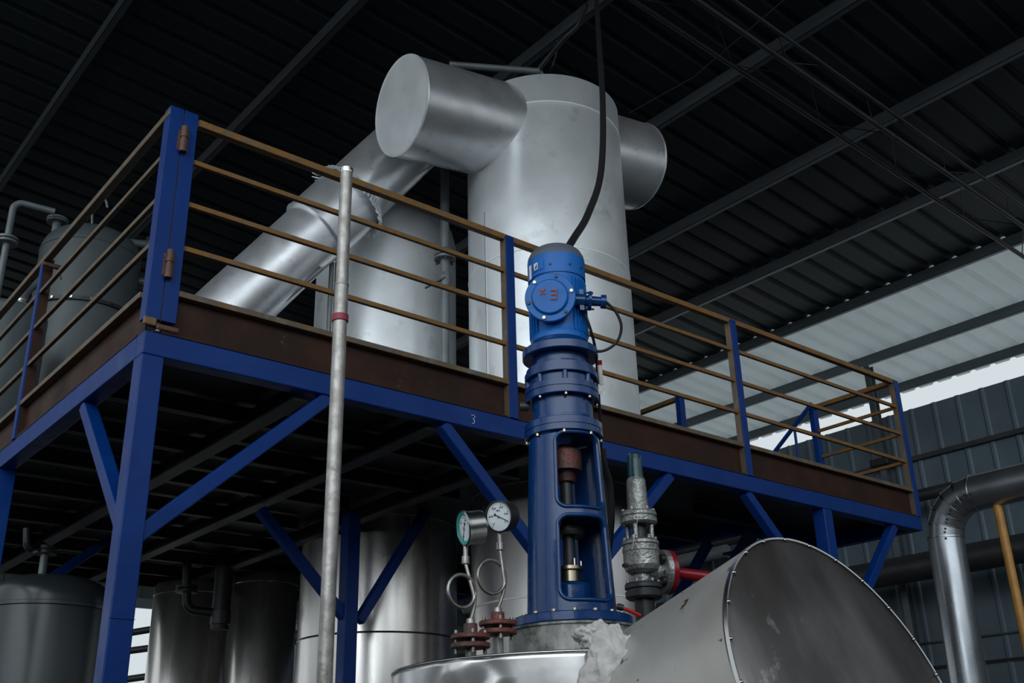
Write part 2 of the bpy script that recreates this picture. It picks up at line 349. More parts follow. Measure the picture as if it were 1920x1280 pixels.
for y in (.78, 1.5, 2.24, 3.07, 3.97, 4.9, 5.6):
    for (a, b) in ([(.1, 5.85)] if y > 3.95 or y < .7 else [(.1, 2.55 if y > 2 else 3.1), (5.0 if y < 2.4 else 4.45, 5.85)]):
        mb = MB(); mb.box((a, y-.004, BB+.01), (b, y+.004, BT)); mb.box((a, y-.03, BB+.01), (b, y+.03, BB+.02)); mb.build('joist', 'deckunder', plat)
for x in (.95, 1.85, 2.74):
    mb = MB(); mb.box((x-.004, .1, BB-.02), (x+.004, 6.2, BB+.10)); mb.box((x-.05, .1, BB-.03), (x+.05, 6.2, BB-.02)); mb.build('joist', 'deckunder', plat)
# columns
def column(x, y, m='blue', wd=.115):
    mb = MB(); mb.box((x, y, 0.0), (x+wd, y+wd, BB)); o = mb.build('column', m, plat, bevel=.006, loc=(x, y, 0)); return o
c0 = column(0, 0); column(2.83, 0); column(5.71, 0); column(0, 2.50); column(0, 4.4); column(5.84, 2.33); column(5.84, 6.1); column(0, 6.1)
cx = at(664, 1000, 1, 2.24).x; column(cx-.055, 2.24)
sbeam('splice_plate', (.0575, -.004, 2.35), (.0575, -.004, 2.352), .12, .004, par=plat, bev=0)
# braces, flat square tubes
def brace(a, b, up=(0,1,0), wd=.075, m='blue'): sbeam('brace', a, b, wd, wd, m, up)
q = lambda px, py: at(px, py, 1, .05)
brace((1.08, .05, 3.645), (.09, .05, 2.74))
brace((1.88, .05, 3.645), (2.85, .05, 2.72)); brace((3.90, .05, 3.645), (2.93, .05, 2.72))
brace((4.76, .05, 3.645), (5.73, .05, 2.72)); brace((6.80, .05, 3.645), (5.80, .05, 2.60))
brace((.05, .93, 3.645), (.05, .08, 2.78), (1,0,0)); brace((.05, 3.4, 3.645), (.05, 2.60, 2.75), (1,0,0))
ya = 2.30
pA, pB = at(487, 955, 1, ya), at(652, 1165, 1, ya); brace(pA, pB)
pA, pB = at(800, 955, 1, ya), at(672, 1165, 1, ya); brace(pA, pB)
pA, pB = at(205, 1010, 1, 4.45), at(-40, 1175, 1, 4.45); brace(pA, pB)
brace((5.9, 3.4, 3.645), (5.9, 2.4, 2.70), (1,0,0)); brace((5.9, 1.4, 3.645), (5.9, 2.33, 2.70), (1,0,0)); brace((4.9, 6.2, 3.645), (5.85, 6.2, 2.70))
# stair flight going down from the opening at the right end
st = thing('steel_stair', (6.5, 1.06, 0), 'blue steel stair flight descending behind the right end of the platform', 'stairs')
for x in (6.12, 6.98):
    MB().beam((x, 1.07, 3.70), (x, 4.3, .12), .03, .18, (1,0,0)).build('stringer', 'blue', st)
for i in range(14):
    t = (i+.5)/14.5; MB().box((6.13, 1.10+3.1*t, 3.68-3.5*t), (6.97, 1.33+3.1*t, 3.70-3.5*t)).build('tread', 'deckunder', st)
hp = at(1522, 756, 0, 7.05); h2 = at(1450, 850, 0, 7.05); dd = (h2-hp)
MB().tube([hp, hp+dd*2.5], .022, 12).build('handrail', 'blue', st)
b1 = at(1489, 800, 0, 7.05); MB().tube([b1, Vector((b1.x, b1.y, 3.69-1.13*(b1.y-1.1)))], .014, 10).build('baluster', 'blue', st)
b2 = hp+dd*1.6; MB().tube([b2, Vector((b2.x, b2.y, 3.69-1.13*(b2.y-1.1)))], .014, 10).build('baluster', 'blue', st)

# ------------------------------------------------------------------ guard rails
RAILZ = [4.835, 4.565, 4.295]; TOPZ = 5.088
def guard(label, a, b, posts, side, hand=1, top=TOPZ, rails=RAILZ, ext=None, mids='ochre', square=0):
    """a,b: xy ends; posts: distances along; side: outward normal"""
    a = Vector((*a, 0)); b = Vector((*b, 0)); d = (b-a).normalized(); o = Vector((*side, 0)); L = (b-a).length
    g = thing('guard_rail', a+Vector((0,0,BT)), label, 'railing')
    MB().obox(a+d*L/2+o*-.02+Vector((0,0,top)), (d, o, (0,0,1)), (L/2, .024, .022)).build('top_rail', mids, g, bevel=.004, loc=a+Vector((0,0,top)))
    for z in rails:
        MB().obox(a+d*L/2+o*-.02+Vector((0,0,z)), (d, o, (0,0,1)), (L/2, .013, .015)).build('mid_rail', mids, g, bevel=.003, loc=a+Vector((0,0,z)))
    for p in posts:
        c = a+d*p
        if square:
            MB().obox(c+o*-.03+Vector((0,0,(BT+top+.01)/2)), (d, o, (0,0,1)), (.030, .036, (top+.01-BT)/2)).build('post', 'blue', g, bevel=.003, loc=c+Vector((0,0,BT))); continue
        po = MB(); po.obox(c+o*.008+d*.012*hand+Vector((0,0,(BT+top+.01)/2)), (d, o, (0,0,1)), (.034, .005, (top+.01-BT)/2))
        po = po.build('post', 'blue', g, bevel=.002, loc=c+Vector((0,0,BT)))
        lg = MB().obox(c-d*.022*hand+o*-.022+Vector((0,0,(BT+top)/2)), (d, o, (0,0,1)), (.005, .026, (top-BT)/2)).build('post_flange', 'ochregrey', po, loc=c+Vector((0,0,BT)))
        tag(lg, 'ochre inner leg of the post')
    return g
# front rail runs from the hinge leaf to the right corner
g = guard('ochre barred railing with blue posts along the long front edge of the platform', (.16, 0), (7.2, 0), [2.24, 4.61, 7.02], (0, -1))
g2 = guard('ochre and brown barred railing along the left side of the platform', (-.012, -.012), (-.012, 6.25), [], (-1, 0), mids='ochregrey')
for yy in (2.22, 4.4):
    c = Vector((0, yy, 0))
    po = MB(); po.box((-.012, yy-.035, BT), (-.002, yy+.03, TOPZ+.01)); po = po.build('post', 'blue', g2, loc=(0, yy, BT))
    MB().box((-.002, yy-.035, BT), (.060, yy-.025, TOPZ+.01)).build('post_flange', 'brown', po, loc=(0, yy, BT))
MB().tube([(-.03, 2.12, 5.02), (.10, 2.12, 5.02)], .018, 10).build('latch_pin', 'rust', g2)
MB().tube([(.08, 2.12, 5.0), (.10, 2.10, 4.93)], .007, 8).build('latch_pin', 'rust', g2)
g3 = guard('short ochre railing closing the right end of the platform', (7.2, .03), (7.2, .93), [.90], (1, 0), square=1)
g4 = guard('short inner ochre railing seen low behind the tall vessel, with one blue post', (5.85, 1.52), (5.85, 6.2), [.0], (1, 0), square=1)
# the hinged gate leaves at the corner post
cp_ = thing('hinged_corner_post', (.08, 0, BT), 'double blue corner post with two rusty barrel hinges at the near corner', 'post')
for x0, x1 in ((-.012, .066), (.073, .150)):
    mb = MB(); mb.box((x0, -.014, 3.84), (x1, -.004, 5.128)); mb.build('hinge_leaf', 'blue', cp_, bevel=.002, loc=(x0, 0, 3.84))
MB().box((-.012, -.004, 3.84), (-.002, .066, 5.128)).build('side_leaf', 'blue', cp_, loc=(-.012, 0, 3.84))
MB().box((.0, -.004, 3.84), (.150, .012, 5.11)).build('backing_angle', 'rust', cp_)
for z in (4.93, 4.16):
    mb = MB(); mb.lathe([(0, -.085), (.021, -.085), (.021, -.008), (.017, -.006), (.017, .006), (.021, .008), (.021, .075), (0, .075)], (.074, -.032, z), seg=20)
    h = mb.build('barrel_hinge', 'rust', cp_)
    MB().box((.045, -.018, z-.07), (.105, -.013, z+.06)).build('weld_plate', 'rust', h)
MB().box((-.02, -.02, 3.80), (.05, -.004, 3.845)).build('weld_bead', 'ochre', cp_, bevel=.008)
MB().box((.05, -.02, 3.79), (.17, -.002, 3.82)).build('weld_bead', 'rust', cp_, bevel=.008)
# chalk squiggle on the blue beam
cpts = [at(x_, y_, 1, -.003) for x_, y_ in ((884, 778), (889, 778), (891, 782), (887, 785), (890, 788), (889, 793), (885, 794))]
ck = MB().tube([Vector(p) for p in cpts], .0018, 5).build('chalk_mark', 'white', plat)

# ================================================================== TALL VESSEL WITH CROSS DRUM
ves = thing('tall_clad_vessel', (VC.x, VC.y, 0), 'tallest silver clad vessel with a drum across its top, rising through the platform', 'vessel')
ZT = 7.60
mb = MB(); mb.lathe([(VR, BT), (VR, 4.0), (VR, 5.0), (VR, 6.0), (VR, ZT-.02)], (VC.x, VC.y, 0), seg=96); mb.lathe([(VR, ZT-.02), (VR-.05, ZT+.015), (0, ZT+.12)], (VC.x, VC.y, 0), seg=96)
shell = mb.build('shell', 'clad', ves, merge=1e-4)
MB().lathe([(VR, 0), (VR, 2), (VR, BT)], (VC.x, VC.y, 0), seg=96).build('lower_shell', 'lowclad', ves, merge=1e-4)
zs = vert(1085, 185, 8.6-VR).z
for z in (zs, vert(1160, 497, 8.3).z, 2.9):
    MB().lathe([(VR+.001, z-.007), (VR+.004, z-.003), (VR+.004, z+.003), (VR+.001, z+.007)], (VC.x, VC.y, 0), seg=96).build('seam', 'seamlight', shell)
def vseam(c, r, px, pyr, D, z0, z1, par):
    az = math.atan2(vert(px, pyr, D).y-c.y, vert(px, pyr, D).x-c.x)
    # point on the near side of the shell whose sight line runs through px
    best = min((abs(((Vector((c.x+r*math.cos(t), c.y+r*math.sin(t), (z0+z1)/2))-CAM).dot(R2)/depth((c.x+r*math.cos(t), c.y+r*math.sin(t), (z0+z1)/2)))*FPX+960-px), t) for t in [math.radians(a) for a in range(180, 345)])[1]
    p = Vector((c.x+(r+.002)*math.cos(best), c.y+(r+.002)*math.sin(best), 0))
    MB().box((p.x-.004, p.y-.004, z0), (p.x+.004, p.y+.004, z1)).build('lock_seam', 'steel', par)
vseam(VC, VR, 912, 560, 8, BT+.02, 6.3, shell)
AL, ZC, LA, LB, DR = 1.63372, 7.304, 1.6086, 1.184, .4467
dn = Vector((math.sin(AL), math.cos(AL), .1273)).normalized(); dc = Vector((VC.x, VC.y, ZC)) + Vector((dn.y, -dn.x, 0)).normalized()*.0367
mb = MB(); mb.lathe([(DR, -LA), (DR, -.9), (DR, 0), (DR, LB)], dc, dn, seg=96)
drum = mb.build('cross_drum', 'clad2', ves, merge=1e-4)
MB().lathe([(0, -LA-.012), (DR-.02, -LA-.004), (DR+.004, -LA-.006), (DR+.006, -LA+.006), (DR, -LA+.008)], dc, dn, seg=96).build('end_cap', 'clad', drum)
MB().lathe([(0, LB+.012), (DR-.02, LB+.004), (DR+.004, LB+.006), (DR+.006, LB-.006), (DR, LB-.008)], dc, dn, seg=96).build('end_cap', 'clad2', drum)
# thin pipe lying behind the drum, above the roof of the vessel
pa, pb = vert(843, 121, 9.0), vert(1012, 134, 9.0)
MB().tube([pa, pb], .035, 12).build('vent_pipe', 'greypipe', ves)
MB().tube([pb+(pb-pa).normalized()*.0, Vector((pb.x, pb.y, pb.z-.0))+Vector((.18, .05, -.18)), Vector((pb.x+.18, pb.y+.05, ZT+.02))], .03, 12).build('vent_pipe', 'greypipe', ves)

# ------------------------------------------------------------------ sloping insulated duct
d_top = CAM + sight(735, 300)*9.95; d_bot = CAM + sight(440, 575)*9.0
dv = (d_bot-d_top).normalized(); ext = d_bot+dv*((d_bot.z-4.3)/-dv.z if dv.z < 0 else 1)
duct = thing('sloping_clad_duct', ext, 'silver clad duct sloping from the cross drum down towards the deck', 'duct')
P_ = lambda px, py, dp: CAM+sight(px, py)*dp
Ld = (ext-d_top).length
seg_pts = [(0, .305), (.28, .305)]
ring_t = (P_(663, 372, 9.7)-d_top).dot(dv); ring2_t = (P_(575, 420, 9.5)-d_top).dot(dv)
MB().lathe([(.315, -.5), (.315, ring_t)], d_top, dv, seg=72).build('upper_section', 'clad2', duct)
MB().lathe([(.312, ring_t-.02), (.326, ring_t+.10), (.330, ring2_t+.02)], d_top, dv, seg=72).build('middle_section', 'clad2', duct)
MB().lathe([(.300, ring2_t-.03), (.300, Ld)], d_top, dv, seg=72).build('lower_section', 'clad2', duct)
MB().lathe([(.30, ring2_t+.018), (.335, ring2_t+.019), (.336, ring2_t+.022), (.30, ring2_t+.022)], d_top, dv, seg=72).build('step_ring', 'clad', duct)
mb = MB(); a_ = dv.orthogonal().normalized(); b_ = dv.cross(a_); nT = 56
for k in range(nT):
    t0, t1 = 2*PI*(k+.08)/nT, 2*PI*(k+.92)/nT; u0 = a_*math.cos(t0)+b_*math.sin(t0); u1 = a_*math.cos(t1)+b_*math.sin(t1); um = (u0+u1)/2
    base = d_top+dv*(ring_t-.03); out = .075+.035*random.random(); fw_ = dv*(.08+.03*random.random())
    mb.add([base+u0*.317, base+u1*.317, base+u1*(.317+out*.7)+fw_, base+um*(.325+out)+fw_*1.15, base+u0*(.317+out*.45)+fw_*.9], [(0, 1, 2, 3, 4)])
tag(mb.build('crimped_collar', 'clad', duct), 'jagged fringe of bent tabs round the duct', kind='stuff')
o = bpy.data.objects['crimped_collar']; md = o.modifiers.new('t', 'SOLIDIFY'); md.thickness = .003
# thin tracer pipe under the duct
tp = [P_(604, 503, 9.25), P_(500, 592, 9.0)]
MB().tube(tp, .020, 10).build('tracer_pipe', 'greypipe', duct)

# ------------------------------------------------------------------ second clad vessel
v2 = thing('clad_vessel', (V2.x, V2.y, 0), 'second silver clad vessel, left of the tallest one and behind the sloping duct', 'vessel')
zt2 = vert(857, 430, 9.6).z
MB().lathe([(V2R, 0), (V2R, 2), (V2R, BT)], (V2.x, V2.y, 0), seg=96).build('lower_shell', 'stainless', v2, merge=1e-4)
MB().lathe([(V2R, BT), (V2R, 4), (V2R, zt2-.25), (V2R-.03, zt2-.12), (V2R-.12, zt2), (V2R-.3, zt2+.08), (0, zt2+.14)], (V2.x, V2.y, 0), seg=96).build('shell', 'clad', v2, merge=1e-4)
for z in (4.9, 2.8):
    MB().lathe([(V2R+.001, z-.008), (V2R+.005, z), (V2R+.001, z+.008)], (V2.x, V2.y, 0), seg=96).build('seam', 'steel', v2)
# drop pipe with flange and lever valve in front of it
D = 8.75; pt, pb = vert(834, 330, D), vert(827, 745, D); ax = Vector((pt.x, pt.y, 0)); zdk = BT+.02
dp = thing('drop_pipe', (pt.x, pt.y, zdk), 'thin grey upright pipe with a flange and lever valve between the two tall vessels', 'pipe')
MB().tube([(pt.x, pt.y, zdk), (pt.x, pt.y, pt.z+.25)], .043, 14).build('pipe', 'greypipe', dp)
zf = vert(831, 482, D).z
for dz in (0, .035): MB().lathe([(0, 0), (.10, 0), (.10, .025), (0, .025)], ax+Vector((0, 0, zf+dz-.03)), seg=28).build('flange', 'greypipe', dp)
mb = MB()
for k in range(6): mb.lathe([(0, -.06), (.011, -.06), (.011, .065), (0, .065)], ax+Vector((.08*math.cos(k*PI/3), .08*math.sin(k*PI/3), zf)), seg=6)
mb.build('bolts', 'darksteel', dp)
zv = vert(830, 525, D).z
MB().lathe([(0, -.07), (.05, -.07), (.06, -.03), (.06, .03), (.05, .07), (0, .07)], ax+Vector((0, 0, zv)), seg=20).build('valve_body', 'greypipe', dp)
MB().beam(ax+Vector((-.03, -.05, zv)), vert(797, 540, D-.05), .022, .012).build('lever', 'darksteel', dp)
# pair of slim pipes left of the galvanised mast
for k, px in enumerate((619, 630)):
    p = vert(px, 560, 9.0-.35); o = MB().tube([(p.x, p.y, zdk), (p.x, p.y, vert(px, 492, 8.65).z)], .022, 10).build('riser_pipe', 'greypipe', loc=(p.x, p.y, zdk))
    tag(o, ('left' if k == 0 else 'right')+' one of two slim grey risers under the duct, beside the upright mast', 'pipe', 'slim risers under the duct')
# low domed vessel glimpsed under the duct, left of the second vessel

# ------------------------------------------------------------------ tall grey tank on the left, standing behind the platform
TD = 11.2; tc = vert(154, 600, TD); trr = .525
tk = thing('grey_tank', (tc.x, tc.y, BT+.02), 'grey painted dished tank with a bolted band, behind the left railing', 'tank')
zs_ = vert(72, 470, TD).z
def dish(mb, c, r, z, h, up=1, seg=64, base=None):
    prof = [(r, z)] + [(r*math.cos(t)**.6, z+up*h*math.sin(t)) for t in [PI/2*i/10 for i in range(1, 10)]] + [(0, z+up*h)]
    return mb.lathe(prof, (c.x, c.y, 0), seg=seg)
mb = MB(); mb.lathe([(trr, BT+.02), (trr, zs_)], (tc.x, tc.y, 0), seg=64); dish(mb, tc, trr, zs_, .30); mb.build('shell', 'greytank', tk, merge=1e-4)
MB().lathe([(trr+.001, zs_-.01), (trr+.008, zs_-.005), (trr+.008, zs_+.005), (trr+.001, zs_+.012)], (tc.x, tc.y, 0), seg=64).build('weld_seam', 'greytank', tk)
zb = vert(110, 553, TD-trr).z
mb = MB(); mb.lathe([(trr+.001, zb-.02), (trr+.03, zb-.02), (trr+.03, zb-.003), (trr+.03, zb+.02), (trr+.001, zb+.02)], (tc.x, tc.y, 0), seg=64)
bd = mb.build('bolted_band', 'darksteel', tk)
for k in range(18):
    t = 2*PI*k/18; hexbolt(MB(), (tc.x+(trr+.03)*math.cos(t), tc.y+(trr+.03)*math.sin(t), zb), (math.cos(t), math.sin(t), 0), .016, .012).build('bolt', 'steel', bd)
pn = vert(107, 418, TD-.1)
def nozzle(par, p, r, h, m='greypipe', fr=None):
    fr = fr or r*2
    o = MB().lathe([(r, 0), (r, h), (fr, h), (fr, h+.02), (r, h+.021), (r, h+.028), (fr, h+.028), (fr, h+.05), (0, h+.05)], p, seg=24).build('flanged_nozzle', m, par); return o
nozzle(tk, (pn.x, pn.y, zs_+.20), .045, .12, fr=.11)
pn2 = vert(183, 408, TD-.1); nozzle(tk, (pn2.x, pn2.y, zs_+.20), .035, .10, fr=.08)
hk = vert(180, 395, TD-.1)
tl = [hk+Vector((-.04, 0, 0)), hk+Vector((-.05, 0, .1)), hk+Vector((0, 0, .17)), hk+Vector((.08, 0, .17)), hk+Vector((.12, 0, .08))]
MB().tube(spline([Vector((hk.x, hk.y, zs_+.2))]+tl, 6), .014, 8).build('lifting_hook', 'greypipe', tk)
for px, py, h in ((262, 455, .10), (262, 525, .07)):
    p = vert(238, py, TD-.05); q_ = vert(px+12, py+4, TD-.05)
    n_ = MB().tube([p, q_], .05, 14).build('side_nozzle', 'greytank', tk)
    MB().lathe([(0, 0), (.10, 0), (.10, .03), (0, .03)], q_, (q_-p), seg=24).build('flange', 'darksteel', n_)
# bent grey pipe and its flange left of that tank
pz = [vert(-4, 640, 10.9), vert(27, 377, 10.9), vert(103, 397, 10.9)]
pz[0] = Vector((pz[1].x, pz[1].y, BT+.02))
bp = thing('bent_grey_pipe', pz[0], 'bent grey pipe with a flange at the far left, elbowing towards the grey tank', 'pipe')
MB().tube(fillet(pz, .09), .035, 14).build('pipe', 'greypipe', bp)
zf = vert(12, 452, 10.9).z
for dz in (-.03, .01): MB().lathe([(0, 0), (.11, 0), (.11, .025), (0, .025)], Vector((pz[0].x, pz[0].y, zf+dz)), seg=28).build('flange', 'greypipe', bp)
# second smaller grey tank at the left frame edge
t2 = vert(5, 640, 10.2); tk2 = thing('small_grey_tank', (t2.x, t2.y, BT+.02), 'smaller grey tank cut by the left picture edge behind the side railing', 'tank')
z2 = vert(40, 600, 10.2).z; r2 = .36
mb = MB(); mb.lathe([(r2, BT+.02), (r2, z2)], (t2.x, t2.y, 0), seg=48); dish(mb, t2, r2, z2, .10); mb.build('shell', 'greytank', tk2, merge=1e-4)
pn = vert(36, 588, 10.1); nozzle(tk2, (pn.x, pn.y, z2+.04), .04, .06, 'steel', .08)
MB().tube(spline([(pn.x, pn.y, z2+.14), (pn.x+.02, pn.y, z2+.26), (pn.x+.10, pn.y, z2+.36), (pn.x+.2, pn.y, z2+.38)], 6), .05, 14).build('elbow_pipe', 'greytank', tk2)

# ------------------------------------------------------------------ vessels under the platform
lt = vert(86, 1180, 8.9); lr = .45; lo = thing('dished_grey_tank', (lt.x, lt.y, 0), 'grey dished tank, colour darkened for shade, under the platform at the lower left corner', 'tank')
zl = vert(186, 1135, 8.9).z
mb = MB(); mb.lathe([(lr, 0), (lr, zl)], (lt.x, lt.y, 0), seg=64); dish(mb, lt, lr, zl, .20); mb.build('shell', 'shadedtank', lo, merge=1e-4)
MB().lathe([(lr+.001, zl-.07), (lr+.012, zl-.065), (lr+.012, zl-.04), (lr+.001, zl-.035)], (lt.x, lt.y, 0), seg=64).build('weld_seam', 'shadedtank', lo)
pn = vert(80, 1068, 8.8); zn = vert(80, 1035, 8.8).z
MB().tube([(pn.x, pn.y, zl+.15), (pn.x, pn.y, zn)], .030, 12).build('neck_pipe', 'greypipe', lo)
for dz in (-.015, .02): MB().lathe([(0, 0), (.085, 0), (.085, .022), (0, .022)], (pn.x, pn.y, zn+dz), seg=24).build('flange', 'darksteel', lo)
e = [Vector((pn.x, pn.y, zn+.04)), vert(78, 1020, 8.8), vert(50, 1033, 8.6), vert(50, 990, 8.6)]
MB().tube(fillet(e, .05, 5), .026, 10).build('elbow_pipe', 'darksteel', lo)
def stank(pl_, pr_, pyt, D, label, dish_h=.1):
    c = vert((pl_+pr_)/2, 1180, D); rr = (pr_-pl_)/2/FPX*depth(c); z = vert((pl_+pr_)/2, pyt, D-rr).z
    t = thing('stainless_tank', (c.x, c.y, 0), label, 'tank', 'stainless tanks under the platform')
    MB().lathe([(rr, 0), (rr, 1.5), (rr, z-.02), (rr-.02, z), (0, z+.03)], (c.x, c.y, 0), seg=80).build('shell', 'stainless', t, merge=1e-4)
    MB().lathe([(rr+.001, z-.12), (rr+.004, z-.116), (rr+.001, z-.112)], (c.x, c.y, 0), seg=80).build('seam', 'stainless', t)
    return c, rr, z
ca, ra, za = stank(285, 432, 1085, 11.6, 'brushed stainless tank right of the near blue column, the left of a pair')
stank(430, 553, 1066, 11.2, 'brushed stainless tank, right one of the close pair behind the platform')
# dark valve pipe in front of the left stainless tank
pv = [vert(351, 1050, 10.6), vert(350, 1143, 10.6), vert(412, 1150, 10.6)]
vp_ = thing('dark_valve_pipe', pv[2], 'black bent pipe with a flange in front of the left stainless tank', 'pipe')
MB().tube(fillet(pv, .10), .042, 14).build('pipe', 'black', vp_)
for s_ in (-.03, .01): MB().lathe([(0, 0), (.10, 0), (.10, .025), (0, .025)], vert(350, 1105, 10.6)+Vector((0, 0, s_)), seg=24).build('flange', 'black', vp_)
zz = vert(414, 1150, 10.6); MB().tube([(zz.x, zz.y, zz.z-.15), (zz.x, zz.y, BT+.01)], .085, 20).build('header_pipe', 'black', vp_)
MB().lathe([(0, -.14), (.05, -.13), (.095, -.10), (.095, .02), (0, .02)], zz, seg=20).build('valve_body', 'darksteel', vp_)
# rails outside the far opening
for i, (a, b) in enumerate([((225, 1189), (330, 1172)), ((225, 1222), (330, 1208)), ((225, 1275), (330, 1260)), ((820, 1142), (900, 1132)), ((820, 1188), (900, 1178)), ((540, 1195), (600, 1193))]):
    A_, B_ = at(a[0], a[1], 1, 17.5), at(b[0], b[1], 1, 16.5)
    A_ = A_+(A_-B_)*.1
    o = MB().tube([A_, B_], .07 if i < 5 else .17, 10).build('outdoor_rail', 'darksteel', loc=A_)
    for e_ in (A_, B_):
        po_ = MB().tube([(e_.x, e_.y, -.05), (e_.x, e_.y, e_.z)], .05, 10).build('rail_post', 'darksteel', o, loc=(e_.x, e_.y, 0)); po_.matrix_parent_inverse = Matrix.Translation(-A_)
    tag(o, ['top dark bar outside the far opening, right of the near column', 'middle dark bar outside the far opening, right of the near column', 'lowest dark bar outside the far opening, right of the near column',
            'upper dark bar glimpsed outside between the tanks left of the gauges', 'lower dark bar glimpsed outside between the tanks left of the gauges', 'thick dark bar glimpsed outside right of the stainless tank pair'][i], 'bar')

# ================================================================== REACTOR WITH AGITATOR
HD = 4.6
A0 = vert(1073, 1165, HD); AX = Vector((A0.x, A0.y, 0))
rad = lambda wpx, z: wpx/2/FPX*depth((AX.x, AX.y, z))
Zp = lambda py: (lambda d: CAM.z+HD*d.z/math.hypot(d.x, d.y))(sight(837+(1055-837)*(3988+py)/(3988+830), py))
RR = .76
rim = vert(1000, 1222, math.hypot(AX.x-CAM.x, AX.y-CAM.y)-RR).z
rx = thing('reactor_vessel', (AX.x, AX.y, 0), 'silver jacketed reactor at the bottom with a dented rim, torn open at its right', 'vessel')
def jacket():
    mb = MB(); nz, ns = 60, 360; vs = []
    a0 = math.radians(0)
    cen = at_az(868, 1255); 
    for j in range(nz+1):
        z = 0.9+(rim-.9)*j/nz
        for k in range(ns):
            t = 2*PI*k/ns; r = RR
            # dents: three creases meeting at a point, and broad buckles
            dt = (t-cen+PI) % (2*PI)-PI; s_ = dt*RR; h = z-(rim-.15)
            if abs(s_) < .5:
                rr_ = math.hypot(s_, h); ang = math.atan2(h, s_)
                r += -.030*math.exp(-(rr_/.07)**2)+.018*math.cos(3*ang+.8)*math.exp(-(rr_/.16)**2)*min(1, rr_/.03)
                r += -.020*math.exp(-((rr_-.17)/.03)**2)*(1 if h < .05 else .3)
            r += .006*noise.noise(Vector((math.cos(t)*3, math.sin(t)*3, z*2.2)))
            vs.append((AX.x+r*math.cos(t), AX.y+r*math.sin(t), z))
    fs = []
    # torn open from the right of the front round to the inclined manway
    t_open0, t_open1 = at_az(1107, 1250), at_az(1107, 1250)+math.radians(75)
    for j in range(nz):
        for k in range(ns):
            t = 2*PI*(k+.5)/ns
            d_ = (t-t_open0) % (2*PI)
            if d_ < t_open1-t_open0: continue
            fs.append((j*ns+k, j*ns+(k+1) % ns, (j+1)*ns+(k+1) % ns, (j+1)*ns+k))
    mb.add(vs, fs, True); o = mb.build('jacket', 'dent', rx)
    md = o.modifiers.new('t', 'SOLIDIFY'); md.thickness = .004
    # folded top edge
    t0 = t_open1; pts = [(AX.x+(RR+.001)*math.cos(t), AX.y+(RR+.001)*math.sin(t), rim) for t in [t0+(2*PI-math.radians(75))*i/140 for i in range(141)]]
    MB().tube(pts, .005, 6).build('rolled_rim', 'steel', rx)
def at_az(px, py):
    best = None
    for a in range(1500, 3300):
        t = math.radians(a/10); p = Vector((AX.x+RR*math.cos(t), AX.y+RR*math.sin(t), rim-.08)); e = abs((p-CAM).dot(R2)/depth(p)*FPX+960-px)
        if best is None or e < best[0]: best = (e, t)
    return best[1]
jacket()
mb = MB(); mb.lathe([(RR-.05, .9), (RR-.05, rim-.10), (RR-.15, rim-.03), (RR-.4, rim+.0), (.2, rim+.02), (0, rim+.02)], (AX.x, AX.y, 0), seg=72)
mb.build('inner_shell', 'nozzle', rx, merge=1e-4)
MB().lathe([(0, .0), (.3, .0), (.3, .35), (.55, .6), (RR-.05, .9)], (AX.x, AX.y, 0), seg=48).build('skirt', 'nozzle', rx)
# torn flap of sheet
fa = [vert(x_, y_, 4.0) for x_, y_ in ((1107, 1226), (1116, 1218), (1130, 1200), (1142, 1178), (1141, 1182), (1131, 1208), (1118, 1226), (1108, 1234))]
mb = MB(); mb.add(fa, [tuple(range(8))]); o = mb.build('torn_flap', 'dent', rx); md = o.modifiers.new('t', 'SOLIDIFY'); md.thickness = .003
# inclined manway neck
mn = Vector((.004, -.95, .311)).normalized(); mc = Vector((1.46, -2.84, 1.835)); mr_ = .582
mb = MB(); prof = [(mr_, -1.25), (mr_, -.9), (mr_, -.5), (mr_, -.012)]; mb.lathe(prof, mc, mn, seg=120); neck = mb.build('inclined_neck', 'stain_sheet', rx, merge=1e-4)
MB().lathe([(0, .008), (mr_*.5, .004), (mr_-.006, 0), (mr_-.004, -.008)], mc, mn, seg=120).build('neck_cover', 'capsheet', neck, merge=1e-4)
MB().lathe([(mr_-.006, .002), (mr_-.005, .007), (mr_+.001, .008), (mr_+.004, -.004), (mr_+.001, -.012)], mc, mn, seg=120).build('cover_rim', 'steel', neck)
a_ = mn.orthogonal().normalized(); b_ = mn.cross(a_)
for k in range(26):
    t = 2*PI*k/26+.1; p = mc+(a_*math.cos(t)+b_*math.sin(t))*(mr_-.006)+mn*.008
    MB().lathe([(0, .006), (.005, .004), (.007, 0)], p, mn, seg=8).build('rivet', 'steel', neck)
# insulation wool bursting from the tear
def wool(cx_, r3, seed, par_name):
    bm = bmesh.new(); bmesh.ops.create_icosphere(bm, subdivisions=5, radius=1)
    for v in bm.verts:
        n_ = v.co.normalized(); k = 1+.38*noise.fractal(n_*1.5+Vector((seed, 0, 0)), 1.0, 2.1, 5)+.10*noise.noise(n_*6)
        v.co = Vector((n_.x*r3[0], n_.y*r3[1], n_.z*r3[2]))*k
    me = bpy.data.meshes.new(par_name); bm.to_mesh(me); bm.free(); me.materials.append(M['wool']); me.polygons.foreach_set('use_smooth', [True]*len(me.polygons))
    o = bpy.data.objects.new(par_name, me); COL.objects.link(o); o.location = cx_; return o
tag(wool(vert(1122, 1198, 4.05), (.085, .07, .062), 3.1, 'insulation_wool'), 'upper tuft of pale insulation wool poking above the torn reactor rim', 'insulation', 'torn insulation wool')
tag(wool(vert(1155, 1262, 3.86), (.125, .10, .15), 8.4, 'insulation_wool'), 'lower larger wad of pale insulation wool beside the inclined neck', 'insulation', 'torn insulation wool')

